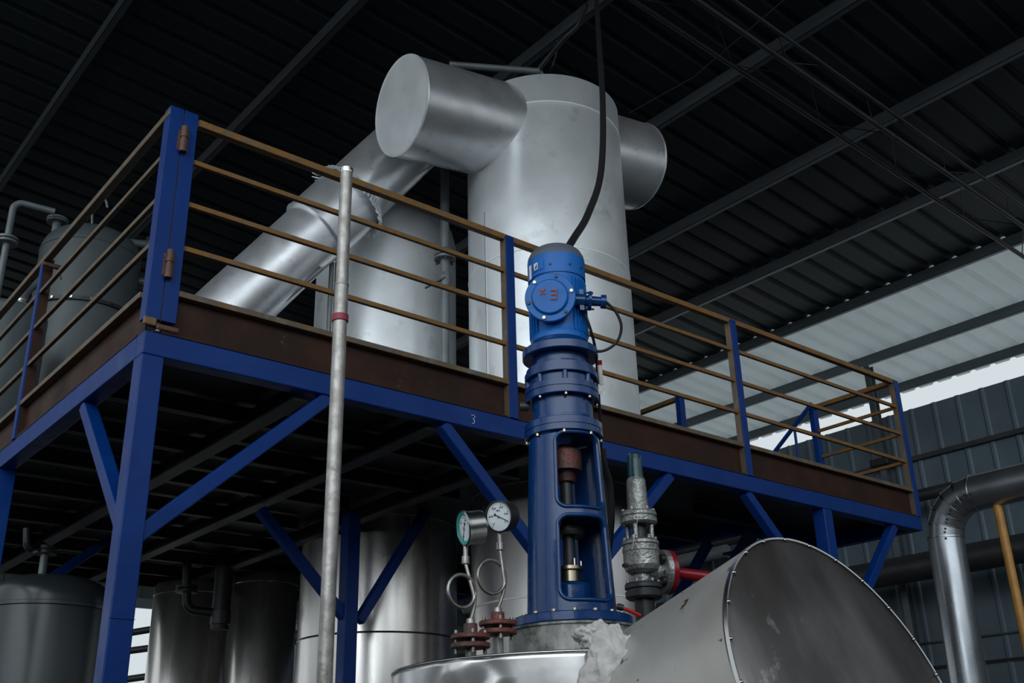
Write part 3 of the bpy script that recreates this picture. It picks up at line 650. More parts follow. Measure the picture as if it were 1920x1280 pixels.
# agitator drive ----------------------------------------------------
ag = thing('agitator_drive', (AX.x, AX.y, rim), 'blue upright agitator drive with motor and gear stages on top of the reactor', 'motor')
def ring(name, m, pr, par=ag, seg=72): return MB().lathe(pr, (AX.x, AX.y, 0), seg=seg).build(name, m, par)
def rp(wpx, py): z = Zp(py); return (rad(wpx, z), z)
# nozzle neck (part of the reactor)
zA, zB = Zp(1248), Zp(1180)
MB().lathe([(rad(242, zA), rim-.04), (rad(240, zB), zB-.012), (rad(248, zB), zB-.010), (rad(248, zB), zB-.001)], (AX.x, AX.y, 0), seg=72).build('top_nozzle', 'nozzle', rx)
z1, z2 = Zp(1178), Zp(1160)
bf = ring('base_flange', 'blueM', [(0, z1), (rad(224, z1), z1), (rad(226, z1), z1+.004), (rad(226, z1), z2-.004), (rad(222, z1), z2), (rad(150, z1), z2), (0, z2)])
mb = MB()
for k in range(16):
    t = 2*PI*k/16+.1; rr_ = rad(196, z1); MB_ = hexbolt(MB(), (AX.x+rr_*math.cos(t), AX.y+rr_*math.sin(t), z2), (0, 0, 1), .012, .012).build('bolt', 'brass', bf)
# lantern: tapered cast housing with arched windows on two sides
zl0, zl1 = Zp(1162), Zp(828); rl0, rl1 = rad(169, zl0), rad(133, zl1)
view_az = math.atan2(CAM.y-AX.y, CAM.x-AX.x)      # direction towards the camera
def lantern():
    ns, nz = 240, 150; bm = bmesh.new(); g = []
    zc = [(Zp(967), Zp(829)), (Zp(1137), Zp(982))]
    wa = view_az+math.radians(24); hw = math.radians(40)
    def inside(t, z):
        for side in (0, PI):
            dt = (t-wa-side+PI) % (2*PI)-PI
            for z0, z1 in zc:
                c = (z0+z1)/2; h = (z1-z0)/2; ww = hw*.85*rl0; u = dt*rl0*.85; cr = .045
                x_ = abs(u)-(hw*.85*rl0*.95-cr); y_ = abs(z-c)-(h-cr)
                dd_ = math.hypot(max(x_, 0), max(y_, 0))+min(max(x_, y_), 0)-cr
                if dd_ < 0: return True
        return False
    for j in range(nz+1):
        z = zl0+(zl1-zl0)*j/nz; r = rl0+(rl1-rl0)*j/nz
        g.append([bm.verts.new((AX.x+r*math.cos(2*PI*k/ns), AX.y+r*math.sin(2*PI*k/ns), z)) for k in range(ns)])
    for j in range(nz):
        for k in range(ns):
            if inside(2*PI*(k+.5)/ns, zl0+(zl1-zl0)*(j+.5)/nz): continue
            f = bm.faces.new((g[j][k], g[j][(k+1) % ns], g[j+1][(k+1) % ns], g[j+1][k])); f.smooth = True
    bmesh.ops.delete(bm, geom=[v for v in bm.verts if not v.link_faces], context='VERTS')
    me = bpy.data.meshes.new('lantern'); bm.to_mesh(me); bm.free(); me.materials.append(M['blueM'])
    o = bpy.data.objects.new('lantern', me); COL.objects.link(o); put(o, ag)
    md = o.modifiers.new('t', 'SOLIDIFY'); md.thickness = .018; md.offset = -1
    for side in (0, PI):
        for z0, z1 in zc:
            c = (z0+z1)/2; h = (z1-z0)/2; W = hw*.95*.85*rl0; cr = .045; pts = []
            for (sx, sz, a0) in ((1, 1, 0), (-1, 1, PI/2), (-1, -1, PI), (1, -1, 1.5*PI)):
                for i in range(9):
                    a = a0+PI/2*i/8; u = sx*(W-cr)+cr*math.cos(a); zz_ = c+sz*(h-cr)+cr*math.sin(a)
                    r = rl0+(rl1-rl0)*(zz_-zl0)/(zl1-zl0); t = wa+side+u/(rl0*.85); pts.append(Vector((AX.x+(r+.001)*math.cos(t), AX.y+(r+.001)*math.sin(t), zz_)))
            # close and densify along straight runs so the lip follows the curved wall
            full = []
            pts.append(pts[0])
            for a, b in zip(pts, pts[1:]):
                m_ = max(1, int((b-a).length/.02))
                for i in range(m_):
                    p = a.lerp(b, i/m_); r = rl0+(rl1-rl0)*(p.z-zl0)/(zl1-zl0); v = Vector((p.x-AX.x, p.y-AX.y)); v = v.normalized()*(r+.001); full.append(Vector((AX.x+v.x, AX.y+v.y, p.z)))
            full.append(full[0]); MB().tube(full, .009, 8, False).build('window_lip', 'blueM', o)
    return o
lan = lantern()
ring('shelf', 'blueM', [(0, Zp(975)), (rad(130, Zp(975)), Zp(975)), (rad(130, Zp(975)), Zp(975)+.02), (0, Zp(975)+.02)])
# shaft, couplings and packing gland seen through the windows
ring('shaft', 'darksteel', [(.028, z2), (.028, zl1-.02)], seg=24)
sa = Vector((AX.x, AX.y, 0))
tag(ring('coupling', 'redrust', [(0, Zp(885)), (.075, Zp(885)), (.075, Zp(872)), (.045, Zp(872)), (.045, Zp(905)), (.04, Zp(905)), (0, Zp(906))], seg=36), 'dark red shaft coupling')
ring('coupling', 'redrust', [(.045, Zp(905)), (.045, Zp(886)), (.075, Zp(885)), (.078, Zp(850)), (.07, Zp(846)), (0, Zp(846))], seg=36)
ring('bearing_cap', 'darksteel', [(0, Zp(1006)), (.07, Zp(1006)), (.075, Zp(1000)), (.075, Zp(992)), (0, Zp(992))], seg=36)
gl = ring('packing_gland', 'brass', [(.0, Zp(1092)), (.046, Zp(1092)), (.046, Zp(1072)), (.062, Zp(1070)), (.062, Zp(1064)), (.03, Zp(1064))], seg=36)
for t in (0, 1, 2, 3):
    a = view_az+.4+t*PI/2; hexbolt(MB(), (AX.x+.054*math.cos(a), AX.y+.054*math.sin(a), Zp(1064)), (0, 0, 1), .008, .03).build('gland_bolt', 'steel', gl)
ring('stuffing_box', 'blueM', [(0, Zp(1152)), (.088, Zp(1152)), (.088, Zp(1102)), (.080, Zp(1096)), (0, Zp(1094))], seg=36)
# stacked flanges and reducer stages
z = [Zp(826), Zp(815), Zp(813), Zp(800)]
fl = ring('lower_flange', 'blueM', [(0, z[0]), (rad(145, z[0]), z[0]), (rad(147, z[0]), z[0]+.003), (rad(147, z[0]), z[1]), (rad(143, z[1]), z[1]), (rad(143, z[1]), z[2]), (rad(146, z[2]), z[2]), (rad(146, z[2]), z[3]-.003), (rad(143, z[3]), z[3]), (0, z[3])])
for k in range(8):
    t = view_az+.02+2*PI*k/8; rr_ = rad(137, z[0]); b_o = hexbolt(MB(), (AX.x+rr_*math.cos(t), AX.y+rr_*math.sin(t), z[0]-.012), (0, 0, 1), .010, .012); b_o.build('bolt', 'brass', fl)
ring('gear_housing', 'blueM', [rp(118, 802), rp(114, 790), rp(112, 757)])
z = [Zp(757), Zp(745), Zp(743), Zp(733)]
fm = ring('middle_flange', 'blueM', [(0, z[0]), (rad(137, z[0]), z[0]), (rad(138, z[0]), z[0]+.003), (rad(138, z[0]), z[1]), (rad(135, z[1]), z[1]), (rad(135, z[1]), z[2]), (rad(138, z[2]), z[2]), (rad(138, z[2]), z[3]), (rad(110, z[3]), z[3])])
for k in range(8):
    t = view_az+.12+2*PI*k/8; rr_ = rad(128, z[0]); hexbolt(MB(), (AX.x+rr_*math.cos(t), AX.y+rr_*math.sin(t), z[0]-.010), (0, 0, 1), .009, .010).build('bolt', 'brass', fm)
gh = ring('ring_gear_case', 'blueM', [rp(122, 734), rp(122, 716)])
z = [Zp(717), Zp(706), Zp(704), Zp(698)]
ring('upper_flange', 'blueM', [(rad(110, z[0]), z[0]), (rad(135, z[0]), z[0]), (rad(137, z[0]), z[0]+.003), (rad(137, z[0]), z[1]), (rad(130, z[1]), z[1]+.001), (rad(130, z[2]), z[3]), (rad(100, z[3]), z[3]+.004)])
for k in range(8):
    t = view_az+.12+2*PI*k/8; rr_ = rad(124, Zp(725)); MB().tube([(AX.x+rr_*math.cos(t), AX.y+rr_*math.sin(t), Zp(735)), (AX.x+rr_*math.cos(t), AX.y+rr_*math.sin(t), Zp(714))], .013, 12).build('rib', 'blueM', gh)
ring('input_neck', 'blueM', [rp(100, 700), rp(103, 690), rp(103, 672)])
z = [Zp(676), Zp(662), Zp(655)]
ring('motor_flange', 'blueM', [(0, z[0]), (rad(138, z[0]), z[0]), (rad(142, z[0]), z[0]+.004), (rad(142, z[0]), z[1]), (rad(136, z[1]), z[1]+.006), (rad(112, z[2]), z[2]+.004), (rad(104, z[2]), Zp(640))])
mo = ring('motor_body', 'blueL', [rp(108, 648), rp(107, 640), rp(104, 632), rp(102, 540), rp(104, 531), (0, Zp(531))])
# cooling fins, each a thin rib on the motor body
for k in range(40):
    t = 2*PI*k/40
    dt = (t-view_az+PI) % (2*PI)-PI
    if abs(dt+.15) < .62: continue
    r0 = rad(100, Zp(590)); r1 = rad(107, Zp(590)); c = Vector((math.cos(t), math.sin(t), 0)); s_ = Vector((-c.y, c.x, 0))
    MB().obox(sa+c*(r0+r1)/2+Vector((0, 0, (Zp(538)+Zp(636))/2)), (c, s_, (0, 0, 1)), ((r1-r0)/2+.004, .0022, (Zp(538)-Zp(636))/2)).build('fin', 'blueL', mo)
fc = ring('fan_cowl', 'blueL', [(rad(104, Zp(530)), Zp(532)), (rad(107.5, Zp(530)), Zp(532)), (rad(107.5, Zp(500)), Zp(496))], seg=72)
tag(ring('cowl_dome', 'dustcap', [(rad(107.5, Zp(496)), Zp(496)), (rad(104, Zp(488)), Zp(488)), (rad(95, Zp(480)), Zp(480)), (rad(80, Zp(474)), Zp(474)), (rad(58, Zp(470)), Zp(470)), (rad(30, Zp(468)), Zp(467.5)), (0, Zp(467))], par=fc, seg=72), 'dusty grey domed end of the cowl')
for t in (-.9, -.2, .5, 1.0): 
    a = view_az+t; hexbolt(MB(), (AX.x+rad(107, Zp(518))*math.cos(a), AX.y+rad(107, Zp(518))*math.sin(a), Zp(518)), (math.cos(a), math.sin(a), 0), .006, .006).build('screw', 'darksteel', fc)
# warning plate on the cowl (curved label with a triangle)
def curved(name, m, a0, a1, z0, z1, dr, par, n_=8):
    mb = MB(); r = rad(107, Zp(510))+dr; vs = []
    for i in range(n_+1):
        a = a0+(a1-a0)*i/n_; vs += [(AX.x+r*math.cos(a), AX.y+r*math.sin(a), z0), (AX.x+r*math.cos(a), AX.y+r*math.sin(a), z1)]
    mb.add(vs, [(2*i, 2*i+2, 2*i+3, 2*i+1) for i in range(n_)], True); return mb.build(name, m, par)
va = view_az
pl1 = curved('rating_plate', 'blueL', va-1.0, va-.42, Zp(526)+.004, Zp(503), .0025, fc)
curved('warning_label', 'white', va-.84, va-.66, Zp(522), Zp(510), .0035, pl1)
curved('white_label', 'white', va-1.15, va-.98, Zp(534), Zp(508), .0035, pl1)
r_ = rad(107, Zp(510))+.0045; tri = [(va-.80, Zp(520)), (va-.69, Zp(520)), (va-.70, Zp(511.5))]
MB().add([(AX.x+r_*math.cos(a), AX.y+r_*math.sin(a), zz_) for a, zz_ in tri], [(0, 1, 2)]).build('warning_triangle', 'ink', pl1)
# terminal box: round cover facing the camera
bxn = (vert(1031.5, 558, HD)-CAM); bxd = Vector((math.cos(va-.10), math.sin(va-.10), -.12)).normalized()
bc = CAM+sight(1031.5, 557)*(depth((AX.x, AX.y, Zp(557)))-.20)
Rb = 48/FPX*depth(bc)
mb = MB(); mb.tube([bc-bxd*.02, sa+Vector((0, 0, Zp(570)))], Rb*.72, 24); mb.build('box_neck', 'blueL', ag)
tb = MB().lathe([(0, -.055), (Rb*.9, -.055), (Rb*.95, -.04), (Rb, -.012), (Rb, .0), (Rb*.97, .004), (Rb*.75, .004), (Rb*.72, .006), (Rb*.70, .014), (Rb*.66, .018), (0, .020)], bc, bxd, seg=72).build('terminal_cover', 'blueL', ag)
e1 = bxd.cross(Vector((0, 0, 1))).normalized(); e2 = e1.cross(bxd).normalized()      # e1: picture right
if e1.dot(R2) < 0: e1 = -e1; e2 = -e2
if e2.z < 0: e2 = -e2
for k in range(6):
    t = 2*PI*k/6+.20; hexbolt(MB(), bc+(e1*math.cos(t)+e2*math.sin(t))*Rb*.87+bxd*.003, bxd, .0085, .009).build('bolt', 'darksteel' if k % 2 else 'brass', tb)
# Ex letters, turned upside down as on the cover
def stroke(pts, wd):
    mb = MB()
    for (x0, y0), (x1, y1) in pts:
        a = bc+(e1*x0+e2*y0)*.00145+bxd*.0225; b = bc+(e1*x1+e2*y1)*.00145+bxd*.0225; d = (b-a); s_ = d.cross(bxd).normalized()
        mb.obox((a+b)/2, (d, s_, bxd), (d.length/2+wd*.5, wd/2, .0012))
    return mb
tag(stroke([((24, 16), (20, -13)), ((24, 16), (6, 18)), ((22, 2), (8, 4)), ((20, -13), (4, -11))], .0065).build('raised_letters', 'redink', tb), 'red raised letter E, upside down')
tag(stroke([((-15, 25), (-28, 8)), ((-28, 24), (-15, 9))], .0065).build('raised_letters', 'redink', tb), 'red raised letter x, upside down')
# cable gland on the right of the box
gp = lambda px, py, dd=0: CAM+sight(px, py)*(depth(bc)+.05+dd)
g0, g1 = gp(1074, 562), gp(1137, 566); gx = (g1-g0).normalized()
L_ = (g1-g0).length
gd = MB().lathe([(.030, 0), (.030, L_*.35), (.026, L_*.40), (.026, L_*.45), (.046, L_*.46), (.046, L_*.55), (.024, L_*.56), (.022, L_*.82), (.032, L_*.83), (.034, L_*.98), (.02, L_), (0, L_)], g0, gx, seg=28).build('cable_gland', 'blueM', ag)
for s_ in (-1, 1):
    c = g0+gx*L_*.30+Vector((0, 0, .042*s_)); MB().tube([c, c+gx*L_*.32], .005, 8).build('gland_stud', 'darksteel', gd)
    MB().obox(g0+gx*L_*.26+Vector((0, 0, .040*s_)), (gx, (0, 0, 1), gx.cross(Vector((0, 0, 1)))), (.010, .013, .010)).build('gland_lug', 'blueM', gd)
# side drain plug on the left of the gear case and grey flange disc
q1 = CAM+sight(983, 762)*(depth((AX.x, AX.y, Zp(760)))); MB().lathe([(0, -.02), (.022, -.02), (.022, .02), (0, .02)], q1, R2, seg=16).build('drain_plug', 'darksteel', ag)
# level sight tube with red cap
D_ = depth((AX.x, AX.y, Zp(700))); s0, s1, s2 = CAM+sight(1127, 722)*D_, CAM+sight(1124.5, 684)*D_, CAM+sight(1124, 675)*D_
sg = MB().tube([s0, s1], .0115, 14).build('sight_tube', 'plastic', ag)
MB().tube([s1, s2], .0115, 14).build('red_cap', 'red', sg)
MB().obox(CAM+sight(1128, 729)*D_, (R2, FW, (0, 0, 1)), (.016, .016, .025)).build('tube_base', 'casting', sg)
MB().tube([CAM+sight(1128, 733)*D_, CAM+sight(1115, 735)*D_], .008, 10).build('tube_stem', 'casting', sg)

# cables and hoses -----------------------------------------------------
Dg = depth(bc)+.05
def cable(name, pts, r, m, label, cat, sm=10):
    o = MB().tube(spline(pts, sm), r, 12).build(name, m, loc=pts[0]); return tag(o, label, cat)
top = at(1115, -60, 2, 9.4)
cable('power_cable', [top, CAM+sight(1122, 60)*8.2, CAM+sight(1130, 190)*7.0, CAM+sight(1127, 320)*6.2, CAM+sight(1103, 400)*5.75, CAM+sight(1077, 445)*5.5, Vector((AX.x+.05, AX.y, Zp(473)))], .020, 'black', 'thick black cable hanging from the roof down to the blue motor', 'cable')
cable('gland_cable', [g1, gp(1155, 585), gp(1165, 612), gp(1157, 640), gp(1133, 657), gp(1108, 655), gp(1085, 633), gp(1073, 600), gp(1070, 585)], .0068, 'black', 'black cable looping from the gland on the right of the motor', 'cable')
cable('signal_cable', [gp(1097, 588), gp(1108, 620), gp(1117, 660, .05), gp(1122, 730, .08), gp(1126, 800, .10), gp(1128, 850, .15), gp(1139, 895, .2)], .0068, 'black', 'thin black cable running down the right side of the agitator drive', 'cable')
cable('rubber_hose', [CAM+sight(1128, 840)*(Dg+.25), CAM+sight(1131, 870)*(Dg+.25), CAM+sight(1141, 905)*(Dg+.28), CAM+sight(1145, 960)*(Dg+.28), CAM+sight(1142, 1010)*(Dg+.28), CAM+sight(1135, 1060)*(Dg+.28)], .021, 'black', 'thick black hose bowed along the right side of the agitator lantern', 'hose')
rh = cable('red_hose', [CAM+sight(1100, 1140)*(Dg-.15), CAM+sight(1118, 1133)*(Dg-.18), CAM+sight(1140, 1133)*(Dg-.18), CAM+sight(1165, 1139)*(Dg-.18), CAM+sight(1200, 1153)*(Dg-.15)], .0085, 'redhose', 'thin red hose running from the agitator base to the right', 'hose')
hp_ = CAM+sight(1163, 1138)*(Dg-.18); h = MB().lathe([(0, -.014), (.015, -.014), (.015, .014), (0, .014)], hp_, R2-U2*.25, seg=6).build('hose_nut', 'darksteel', rh, loc=hp_)
h.matrix_parent_inverse = Matrix.Translation(-Vector(rh.location))
# bundle of cables hanging at the roof above the vessel
for k, (pts, r, lab) in enumerate([([(1100, 8), (1085, 45), (1060, 70), (1030, 105), (1008, 132)], .028, 'heavier black cable drooping from the roof purlin behind the tall vessel top'),
                                   ([(1045, 75), (1043, 100), (1035, 125), (1030, 135)], .012, 'thin black cable hanging beside the heavier one above the tall vessel')]):
    cable('roof_cable', [at(x_, y_, 2, 9.25-.12*i) for i, (x_, y_) in enumerate(pts)], r, 'black', lab, 'cable')

# ------------------------------------------------------------------ pressure gauges on siphon tubes
def gauge(px, py, rpx, face_az, tilt, D, stem_px, stem_py, label, style, marks):
    c = vert(px, py, D); r = rpx/FPX*depth(c)
    base = vert(stem_px, stem_py, D)
    g = thing('pressure_gauge', (base.x, base.y, rim), label, 'gauge')
    f = Vector((math.cos(face_az), math.sin(face_az), tilt)).normalized()
    body = MB().lathe([(0, -.062), (r*.9, -.060), (r*.96, -.05), (r*.97, -.004), (r, .0), (r, .006), (r*.93, .008), (r*.90, .001), (0, .001)] if style else
                      [(0, -.075), (r*.88, -.073), (r*.93, -.065), (r*.94, -.006), (r, -.004), (r*1.01, .006), (r*.93, .010), (r*.90, .0), (0, -.006)], c, f, seg=56).build('gauge_case', 'black' if style else 'chrome', g)
    dial = MB().lathe([(0, .0022), (r*.89, .0022)], c, f, seg=56).build('dial', 'white', body)
    if not style: MB().lathe([(r*.72, .003), (r*.92, .009)], c, f, seg=56).build('dial_ring', 'tealrim', body)
    s1 = f.cross(Vector((0, 0, 1))).normalized(); s1 = s1 if s1.dot(R2) > 0 else -s1; u1 = Vector((0, 0, 1)) - f*f.z; u1.normalize()
    mb = MB(); rd_ = r if style else r*.78
    for k in range(27):
        a = math.radians(225-270*k/26); l = .10 if k % 5 else .16
        p0 = c+(s1*math.cos(a)+u1*math.sin(a))*rd_*.84+f*.0032; p1 = c+(s1*math.cos(a)+u1*math.sin(a))*rd_*(.84-l)+f*.0032
        mb.beam(p0, p1, .0008 if k % 5 else .0016, .0006, f)
    mb.build('scale_marks', 'ink', dial)
    na = math.radians(marks['needle']); nd = s1*math.cos(na)+u1*math.sin(na)
    MB().beam(c-nd*r*.30+f*.005, c+nd*r*.74+f*.005, .0026, .001, f).build('needle', 'ink', dial)
    MB().lathe([(0, .004), (r*.07, .004), (r*.07, .009), (0, .009)], c, f, seg=16).build('hub', 'brass', dial)
    MB().add([c-nd*r*.36+nd.cross(f)*r*.10+f*.0048, c-nd*r*.36-nd.cross(f)*r*.10+f*.0048, c-nd*r*.10+f*.0048], [(0, 1, 2)]).build('needle_tail', 'ink', dial)
    for txt, ang, rr_ in marks['num']:
        cu = bpy.data.curves.new('numeral', 'FONT'); cu.body = txt; cu.size = r*.17; cu.align_x = 'CENTER'; cu.align_y = 'CENTER'; cu.extrude = .0002
        o = bpy.data.objects.new('numeral', cu); COL.objects.link(o); a = math.radians(ang)
        p = c+(s1*math.cos(a)+u1*math.sin(a))*r*rr_+f*.0036
        o.matrix_world = Matrix(((s1.x, u1.x, f.x, p.x), (s1.y, u1.y, f.y, p.y), (s1.z, u1.z, f.z, p.z), (0, 0, 0, 1)))
        cu.materials.append(M['ink']); bpy.context.view_layer.update()
        me = bpy.data.meshes.new_from_object(o); mw = o.matrix_world.copy(); bpy.data.objects.remove(o)
        me.transform(mw); o2 = bpy.data.objects.new('numeral', me); COL.objects.link(o2); put(o2, dial)
    return g, c, r, base, D
def siphon(g, c, r, nut_py, loop_c, loop_rx, loop_r, joint, base_px, D, fl_py, fl_col):
    # stem, nuts, pigtail loop and rusty flanges
    hx = lambda px, py, dd=0: vert(px, py, D+dd)
    n0, n1 = hx(*nut_py[0]), hx(*nut_py[1]); bot = c+Vector((-FW.x*-.03, -FW.y*-.03, -r*.93)); n0 = Vector((bot.x, bot.y, n0.z)); n1 = Vector((bot.x, bot.y, n1.z))
    MB().tube([bot, n0], .010, 12).build('gauge_stem', 'gsteel', g)
    MB().lathe([(0, 0), (.017, 0), (.017, (n0-n1).length), (0, (n0-n1).length)], n1, n0-n1, seg=6).build('union_nut', 'gsteel', g)
    lc = hx(*loop_c); R_ = loop_r; S_ = R2.copy(); S_.z = 0; S_.normalize(); F_ = Vector((FW.x, FW.y, 0)).normalized()
    ca = (S_*.80+F_*.60).normalized(); pts = [n1]
    pR = lc+ca*R_
    pts.append(Vector((pR.x-.004, pR.y, lc.z+R_*.55)) - F_*.012)
    loop = []
    for k in range(25):
        a = -.35-2*PI*k/24*.97
        loop.append(lc+ca*R_*math.cos(a)+Vector((0, 0, 1))*R_*math.sin(a)+F_*(.016*(k/24)-.012))
    jp = hx(*joint)
    path = spline([n1, n1.lerp(loop[0], .5), loop[0]], 6)[:-1]+loop+spline([loop[-1], loop[-1].lerp(jp, .5)+S_*.004, jp], 6)[1:]
    MB().tube(path, .0072, 10).build('siphon_tube', 'gsteel', g)
    b0 = Vector((jp.x, jp.y, 0)); zf = hx(base_px, fl_py).z
    MB().lathe([(0, jp.z+.006), (.015, jp.z+.006), (.017, jp.z-.012), (0, jp.z-.012)], b0, seg=8).build('lock_nut', 'gsteel', g)
    MB().lathe([(.026, jp.z-.012), (.026, zf+.02), (.02, zf+.0)], b0, seg=24).build('socket', 'redrust', g)
    MB().lathe([(.020, zf), (.020, rim-.02)], b0, seg=20).build('branch_pipe', 'nozzle', g)
    for dz in (.016, -.016):
        MB().lathe([(0, -.009), (.070, -.009), (.073, -.006), (.073, .006), (.070, .009), (0, .009)], b0+Vector((0, 0, zf+dz)), seg=36).build('flange', fl_col, g)
    for k in range(4):
        a = PI/4+k*PI/2+.3; MB().tube([b0+Vector((.054*math.cos(a), .054*math.sin(a), zf-.045)), b0+Vector((.054*math.cos(a), .054*math.sin(a), zf+.040))], .008, 6).build('flange_bolt', 'gsteel', g)
toC = math.atan2(CAM.y-AX.y, CAM.x-AX.x)
g_r = gauge(936, 968, 30, toC-.55, -.22, 4.12, 931, 1175, 'round black pressure gauge, the right one, facing the camera beside the blue lantern', True,
            {'needle': -30, 'num': [('0.06', 118, .60), ('0.04', 62, .60), ('0.08', 172, .58), ('0.02', 8, .58), ('0.1', 222, .58), ('0', 318, .58), ('MPa', 90, .36)]})
siphon(g_r[0], g_r[1], g_r[2], ((939, 1014), (938, 1028)), (922, 1081), 0, .066, (933, 1142), 931, 4.12, 1177, 'redrust')
g_l = gauge(872, 990, 33, toC-1.10, -.18, 4.0, 880, 1195, 'steel cased pressure gauge with teal rim, the left one, turned away to the left', False,
            {'needle': 235, 'num': [('0', 235, .5), ('0.3', 130, .5), ('0.6', 50, .5)]})
siphon(g_l[0], g_l[1], g_l[2], ((880, 1040), (879, 1054)), (866, 1108), 0, .062, (882, 1163), 884, 4.0, 1202, 'redrust')

# ------------------------------------------------------------------ safety valve right of the agitator
VD = 5.15; vz = lambda py: vert(1187+(py-850)*.054, py, VD).z
vp = vert(1200, 1010, VD); VA = Vector((vp.x, vp.y, 0)); vr = lambda w_: w_/2/FPX*depth((vp.x, vp.y, 2.9))
sv = thing('safety_valve', (VA.x, VA.y, vz(1165)), 'silver spring safety valve with a teal cap, standing right of the agitator', 'valve')
def vl(name, m, pr, seg=40, par=sv): return MB().lathe([(vr(w_), vz(y_)) for w_, y_ in pr], VA, seg=seg).build(name, m, par)
vl('cap', 'teal', [(0, 849), (18, 850), (26, 854), (29, 862), (30, 897), (0, 898)], 12)
vl('spring_bonnet', 'casting', [(0, 896), (32, 897), (36, 902), (40, 962), (0, 963)])
vl('bonnet_flange', 'casting', [(0, 958), (64, 960), (68, 964), (68, 969), (62, 970), (62, 972), (68, 973), (68, 981), (60, 985), (0, 985)])
for a in (.4, 2.0, 3.6, 5.2):
    c = VA+Vector((math.cos(a)*vr(46), math.sin(a)*vr(46), 0)); MB().tube([c+Vector((0, 0, vz(1018))), c+Vector((0, 0, vz(980)))], vr(9), 10).build('yoke_leg', 'casting', sv)
vl('spindle', 'darksteel', [(26, 984), (26, 1018)], 20)
vl('body_flange', 'casting', [(0, 1012), (60, 1013), (68, 1017), (69, 1022), (64, 1024), (64, 1027), (68, 1028), (68, 1035), (66, 1037)])
vl('body', 'casting', [(66, 1035), (66, 1062), (60, 1070), (46, 1076), (32, 1078), (30, 1092), (34, 1096)])
vl('inlet_flange', 'darksteel', [(0, 1092), (64, 1094), (68, 1097), (68, 1104), (60, 1106), (60, 1109), (68, 1110), (67, 1120), (58, 1124), (0, 1125)])
vl('inlet_pipe', 'black', [(36, 1122), (36, 1175)])
for yy, wd in ((959, 56), (1012, 56), (1093, 56)):
    for k in range(6):
        a = k*PI/3+.35; hexbolt(MB(), VA+Vector((math.cos(a)*vr(wd), math.sin(a)*vr(wd), vz(yy)-.004)), (0, 0, 1), .010, .016).build('bolt', 'casting', sv)
of = CAM+sight(1243, 1072)*(depth((vp.x, vp.y, 2.7))-.02); od = Vector((.92, -.38, -.02)).normalized(); Ro = 41/FPX*depth(of)
MB().tube([Vector((VA.x, VA.y, of.z)), of], Ro*.45, 20).build('outlet_neck', 'casting', sv)
ofl = MB().lathe([(0, -.025), (Ro*.85, -.022), (Ro, -.014), (Ro, .010), (Ro*.96, .013), (0, .013)], of, -od, seg=40).build('outlet_flange', 'casting', sv)
oe1 = od.cross(Vector((0, 0, 1))).normalized(); oe2 = oe1.cross(od)
for k in range(4):
    a = PI/4+k*PI/2; hexbolt(MB(), of-od*.012+(oe1*math.cos(a)+oe2*math.sin(a))*Ro*.70, -od, Ro*.21, .022).build('bolt', 'black', ofl)
MB().lathe([(0, .030), (Ro*.9, .030), (Ro, .022), (Ro, -.0), (0, -.0)], of+od*.016, od, seg=40).build('red_flange', 'red', sv)
MB().tube([of+od*.02, of+od*.06, CAM+sight(1350, 1084)*(depth(of)+.02)], [.040, .028, .027], 20).build('outlet_pipe', 'red', sv)
MB().tube([vert(1185, 1030, VD-.12), vert(1197, 965, VD-.11)], .0012, 5).build('seal_wire', 'steel', sv)
MB().tube([vert(1175, 1059, VD-.09), vert(1170, 1060, VD-.13)], .011, 8).build('drain_plug', 'darksteel', sv)
# blue painted mark on the vessel behind

# ================================================================== FREE STANDING PIPES
mp_ = vert(650, 320, 4.2)
mast = thing('galvanised_mast', (mp_.x, mp_.y, 0), 'tall worn galvanised pipe standing in front of the platform with a red band', 'pipe')
MB().tube([(mp_.x, mp_.y, 0), (mp_.x, mp_.y, vert(652, 535, 4.2).z)], .0300, 24).build('lower_length', 'galv', mast)
MB().tube([(mp_.x, mp_.y, vert(652, 535, 4.2).z), (mp_.x, mp_.y, vert(650, 318, 4.2).z)], .0280, 24).build('upper_length', 'galv', mast)
zt_ = vert(650, 318, 4.2).z; MB().lathe([(.0285, -.02), (.030, -.012), (.030, .002), (.022, .004), (.020, -.004)], (mp_.x, mp_.y, zt_), seg=24).build('open_rim', 'steel', mast)
zb_ = vert(647, 597, 4.2).z; MB().lathe([(.030, -.018), (.0355, -.016), (.0355, .014), (.030, .016)], (mp_.x, mp_.y, zb_), seg=24).build('band', 'pinkpipe', mast)
zc_ = vert(652, 535, 4.2).z; MB().lathe([(.0285, -.006), (.032, -.003), (.032, .003), (.0285, .006)], (mp_.x, mp_.y, zc_), seg=24).build('weld_ring', 'galv', mast)

# big silver pipe at the right: runs along the wall then turns down
BX = 9.0; br = .185
b_top = at(1772, 1010, 0, BX); hz = at(1880, 912, 0, BX).z
pd = at(1815, 1275, 0, BX); lean = (pd-b_top); lean = lean/(-lean.z)
pv0 = Vector((BX, b_top.y, hz)); foot = b_top+lean*(b_top.z-.0); foot = Vector((foot.x, foot.y*.0+b_top.y+(pd.y-b_top.y)/(b_top.z-pd.z)*b_top.z, 0))
bigp = thing('silver_clad_pipe', foot, 'large silver clad pipe bending down in front of the right wall', 'pipe')
cor = Vector((BX, b_top.y-.02, hz)); end = Vector((BX, -9.0, hz))
path = fillet([end, cor, foot], .42, 5)
MB().tube([end, path[1]], br, 48).build('horizontal_run', 'silverpipe', bigp)
elb = MB()
for a, b in zip(path[1:-2], path[2:-1]): elb.tube([a, b], br+.001, 48, False)
elb = elb.build('gored_elbow', 'silverpipe', bigp)
MB().tube([path[-2], foot], br, 48).build('upright_run', 'silverpipe', bigp)
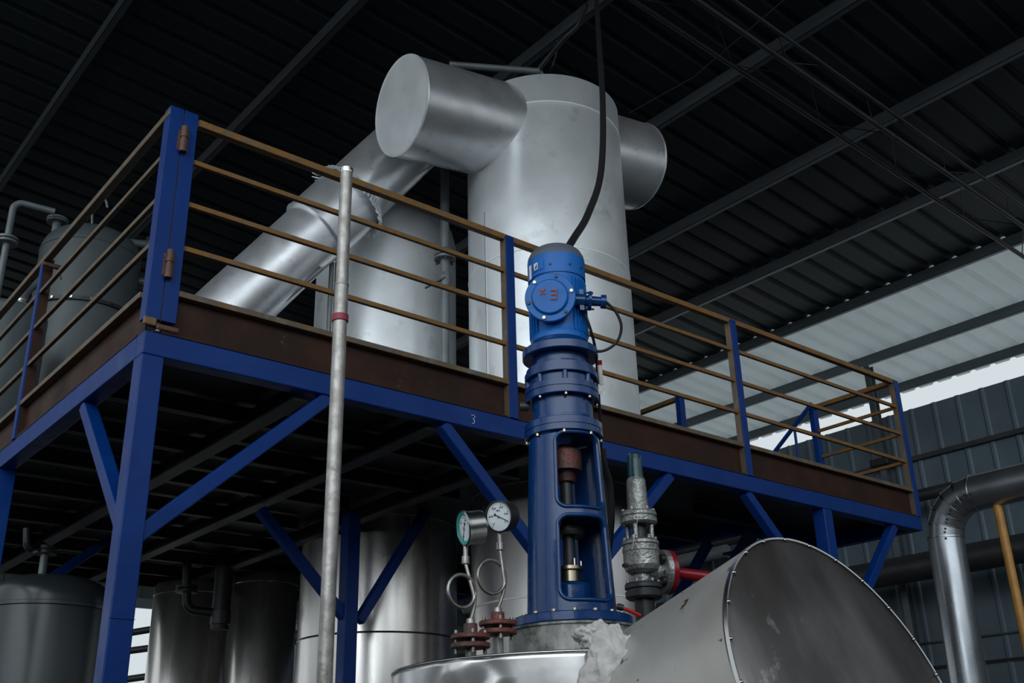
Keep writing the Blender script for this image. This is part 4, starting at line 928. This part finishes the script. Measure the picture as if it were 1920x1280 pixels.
for i, p in enumerate(path[1:-1]):
    k = i+1; t = (path[k+1]-path[k-1]).normalized(); MB().lathe([(br+.001, -.006), (br+.008, -.003), (br+.008, .003), (br+.001, .006)], p, t, seg=48).build('band', 'steel', elb)
    cd_ = (CAM-p); cd_ = (cd_-t*cd_.dot(t)).normalized()
    for s_ in (-.035, .03): MB().lathe([(0, .01), (.012, .008), (.014, 0)], p+cd_*(br+.003)+t*s_, cd_, seg=8).build('rivet', 'darksteel', elb)
# dark pipes beyond
def wpipe(a, b, x, r, label, m='darksteel', y0=-8, y1=12):
    z = (at(*a, 0, x).z+at(*b, 0, x).z)/2; o = MB().tube([(x, y0, z), (x, y1, z)], r, 32).build('dark_pipe', m, loc=(x, y0, z)); return tag(o, label, 'pipe')
wpipe((1650, 1078), (1880, 1032), 12.3, .19, 'thick dark pipe running level along the right wall below the platform corner', y1=13.9)
wpipe((1740, 925), (1740, 925), 12.6, .09, 'thin dark pipe along the right wall just above the silver bend', y1=13.9)
wpipe((1300, 1046), (1330, 1040), 12.5, .11, 'dull grey pipe glimpsed on the wall between safety valve and inclined cover', 'greypipe', y0=6.5, y1=13.9)
# yellow upright pole under the silver run
yp = at(1872, 955, 0, BX); yo = thing('yellow_pole', (BX, yp.y, 0), 'yellow upright pole under the silver pipe at the right edge', 'pole')
MB().tube([(BX, yp.y, 0), (BX, yp.y, hz-br+.01)], .045, 20).build('pole', 'yellow', yo)
MB().box((BX-.09, yp.y-.09, 0), (BX+.09, yp.y+.09, .012)).build('foot_plate', 'yellow', yo)
# small black lamp bracket on the right wall, seen through the end rails
lb = at(1655, 868, 0, 12.9); o = MB().obox(lb, ((0, 1, 0), (1, 0, 0), (0, 0, 1)), (.16, .12, .06)).build('wall_bracket', 'black', loc=lb, bevel=.02); tag(o, 'small black bracket on the right wall seen through the end railing', 'bracket')
MB().tube([lb, Vector((WX-.04, lb.y, lb.z-.02))], .03, 10).build('bracket_arm', 'black', o).matrix_parent_inverse = Matrix.Translation(-lb)
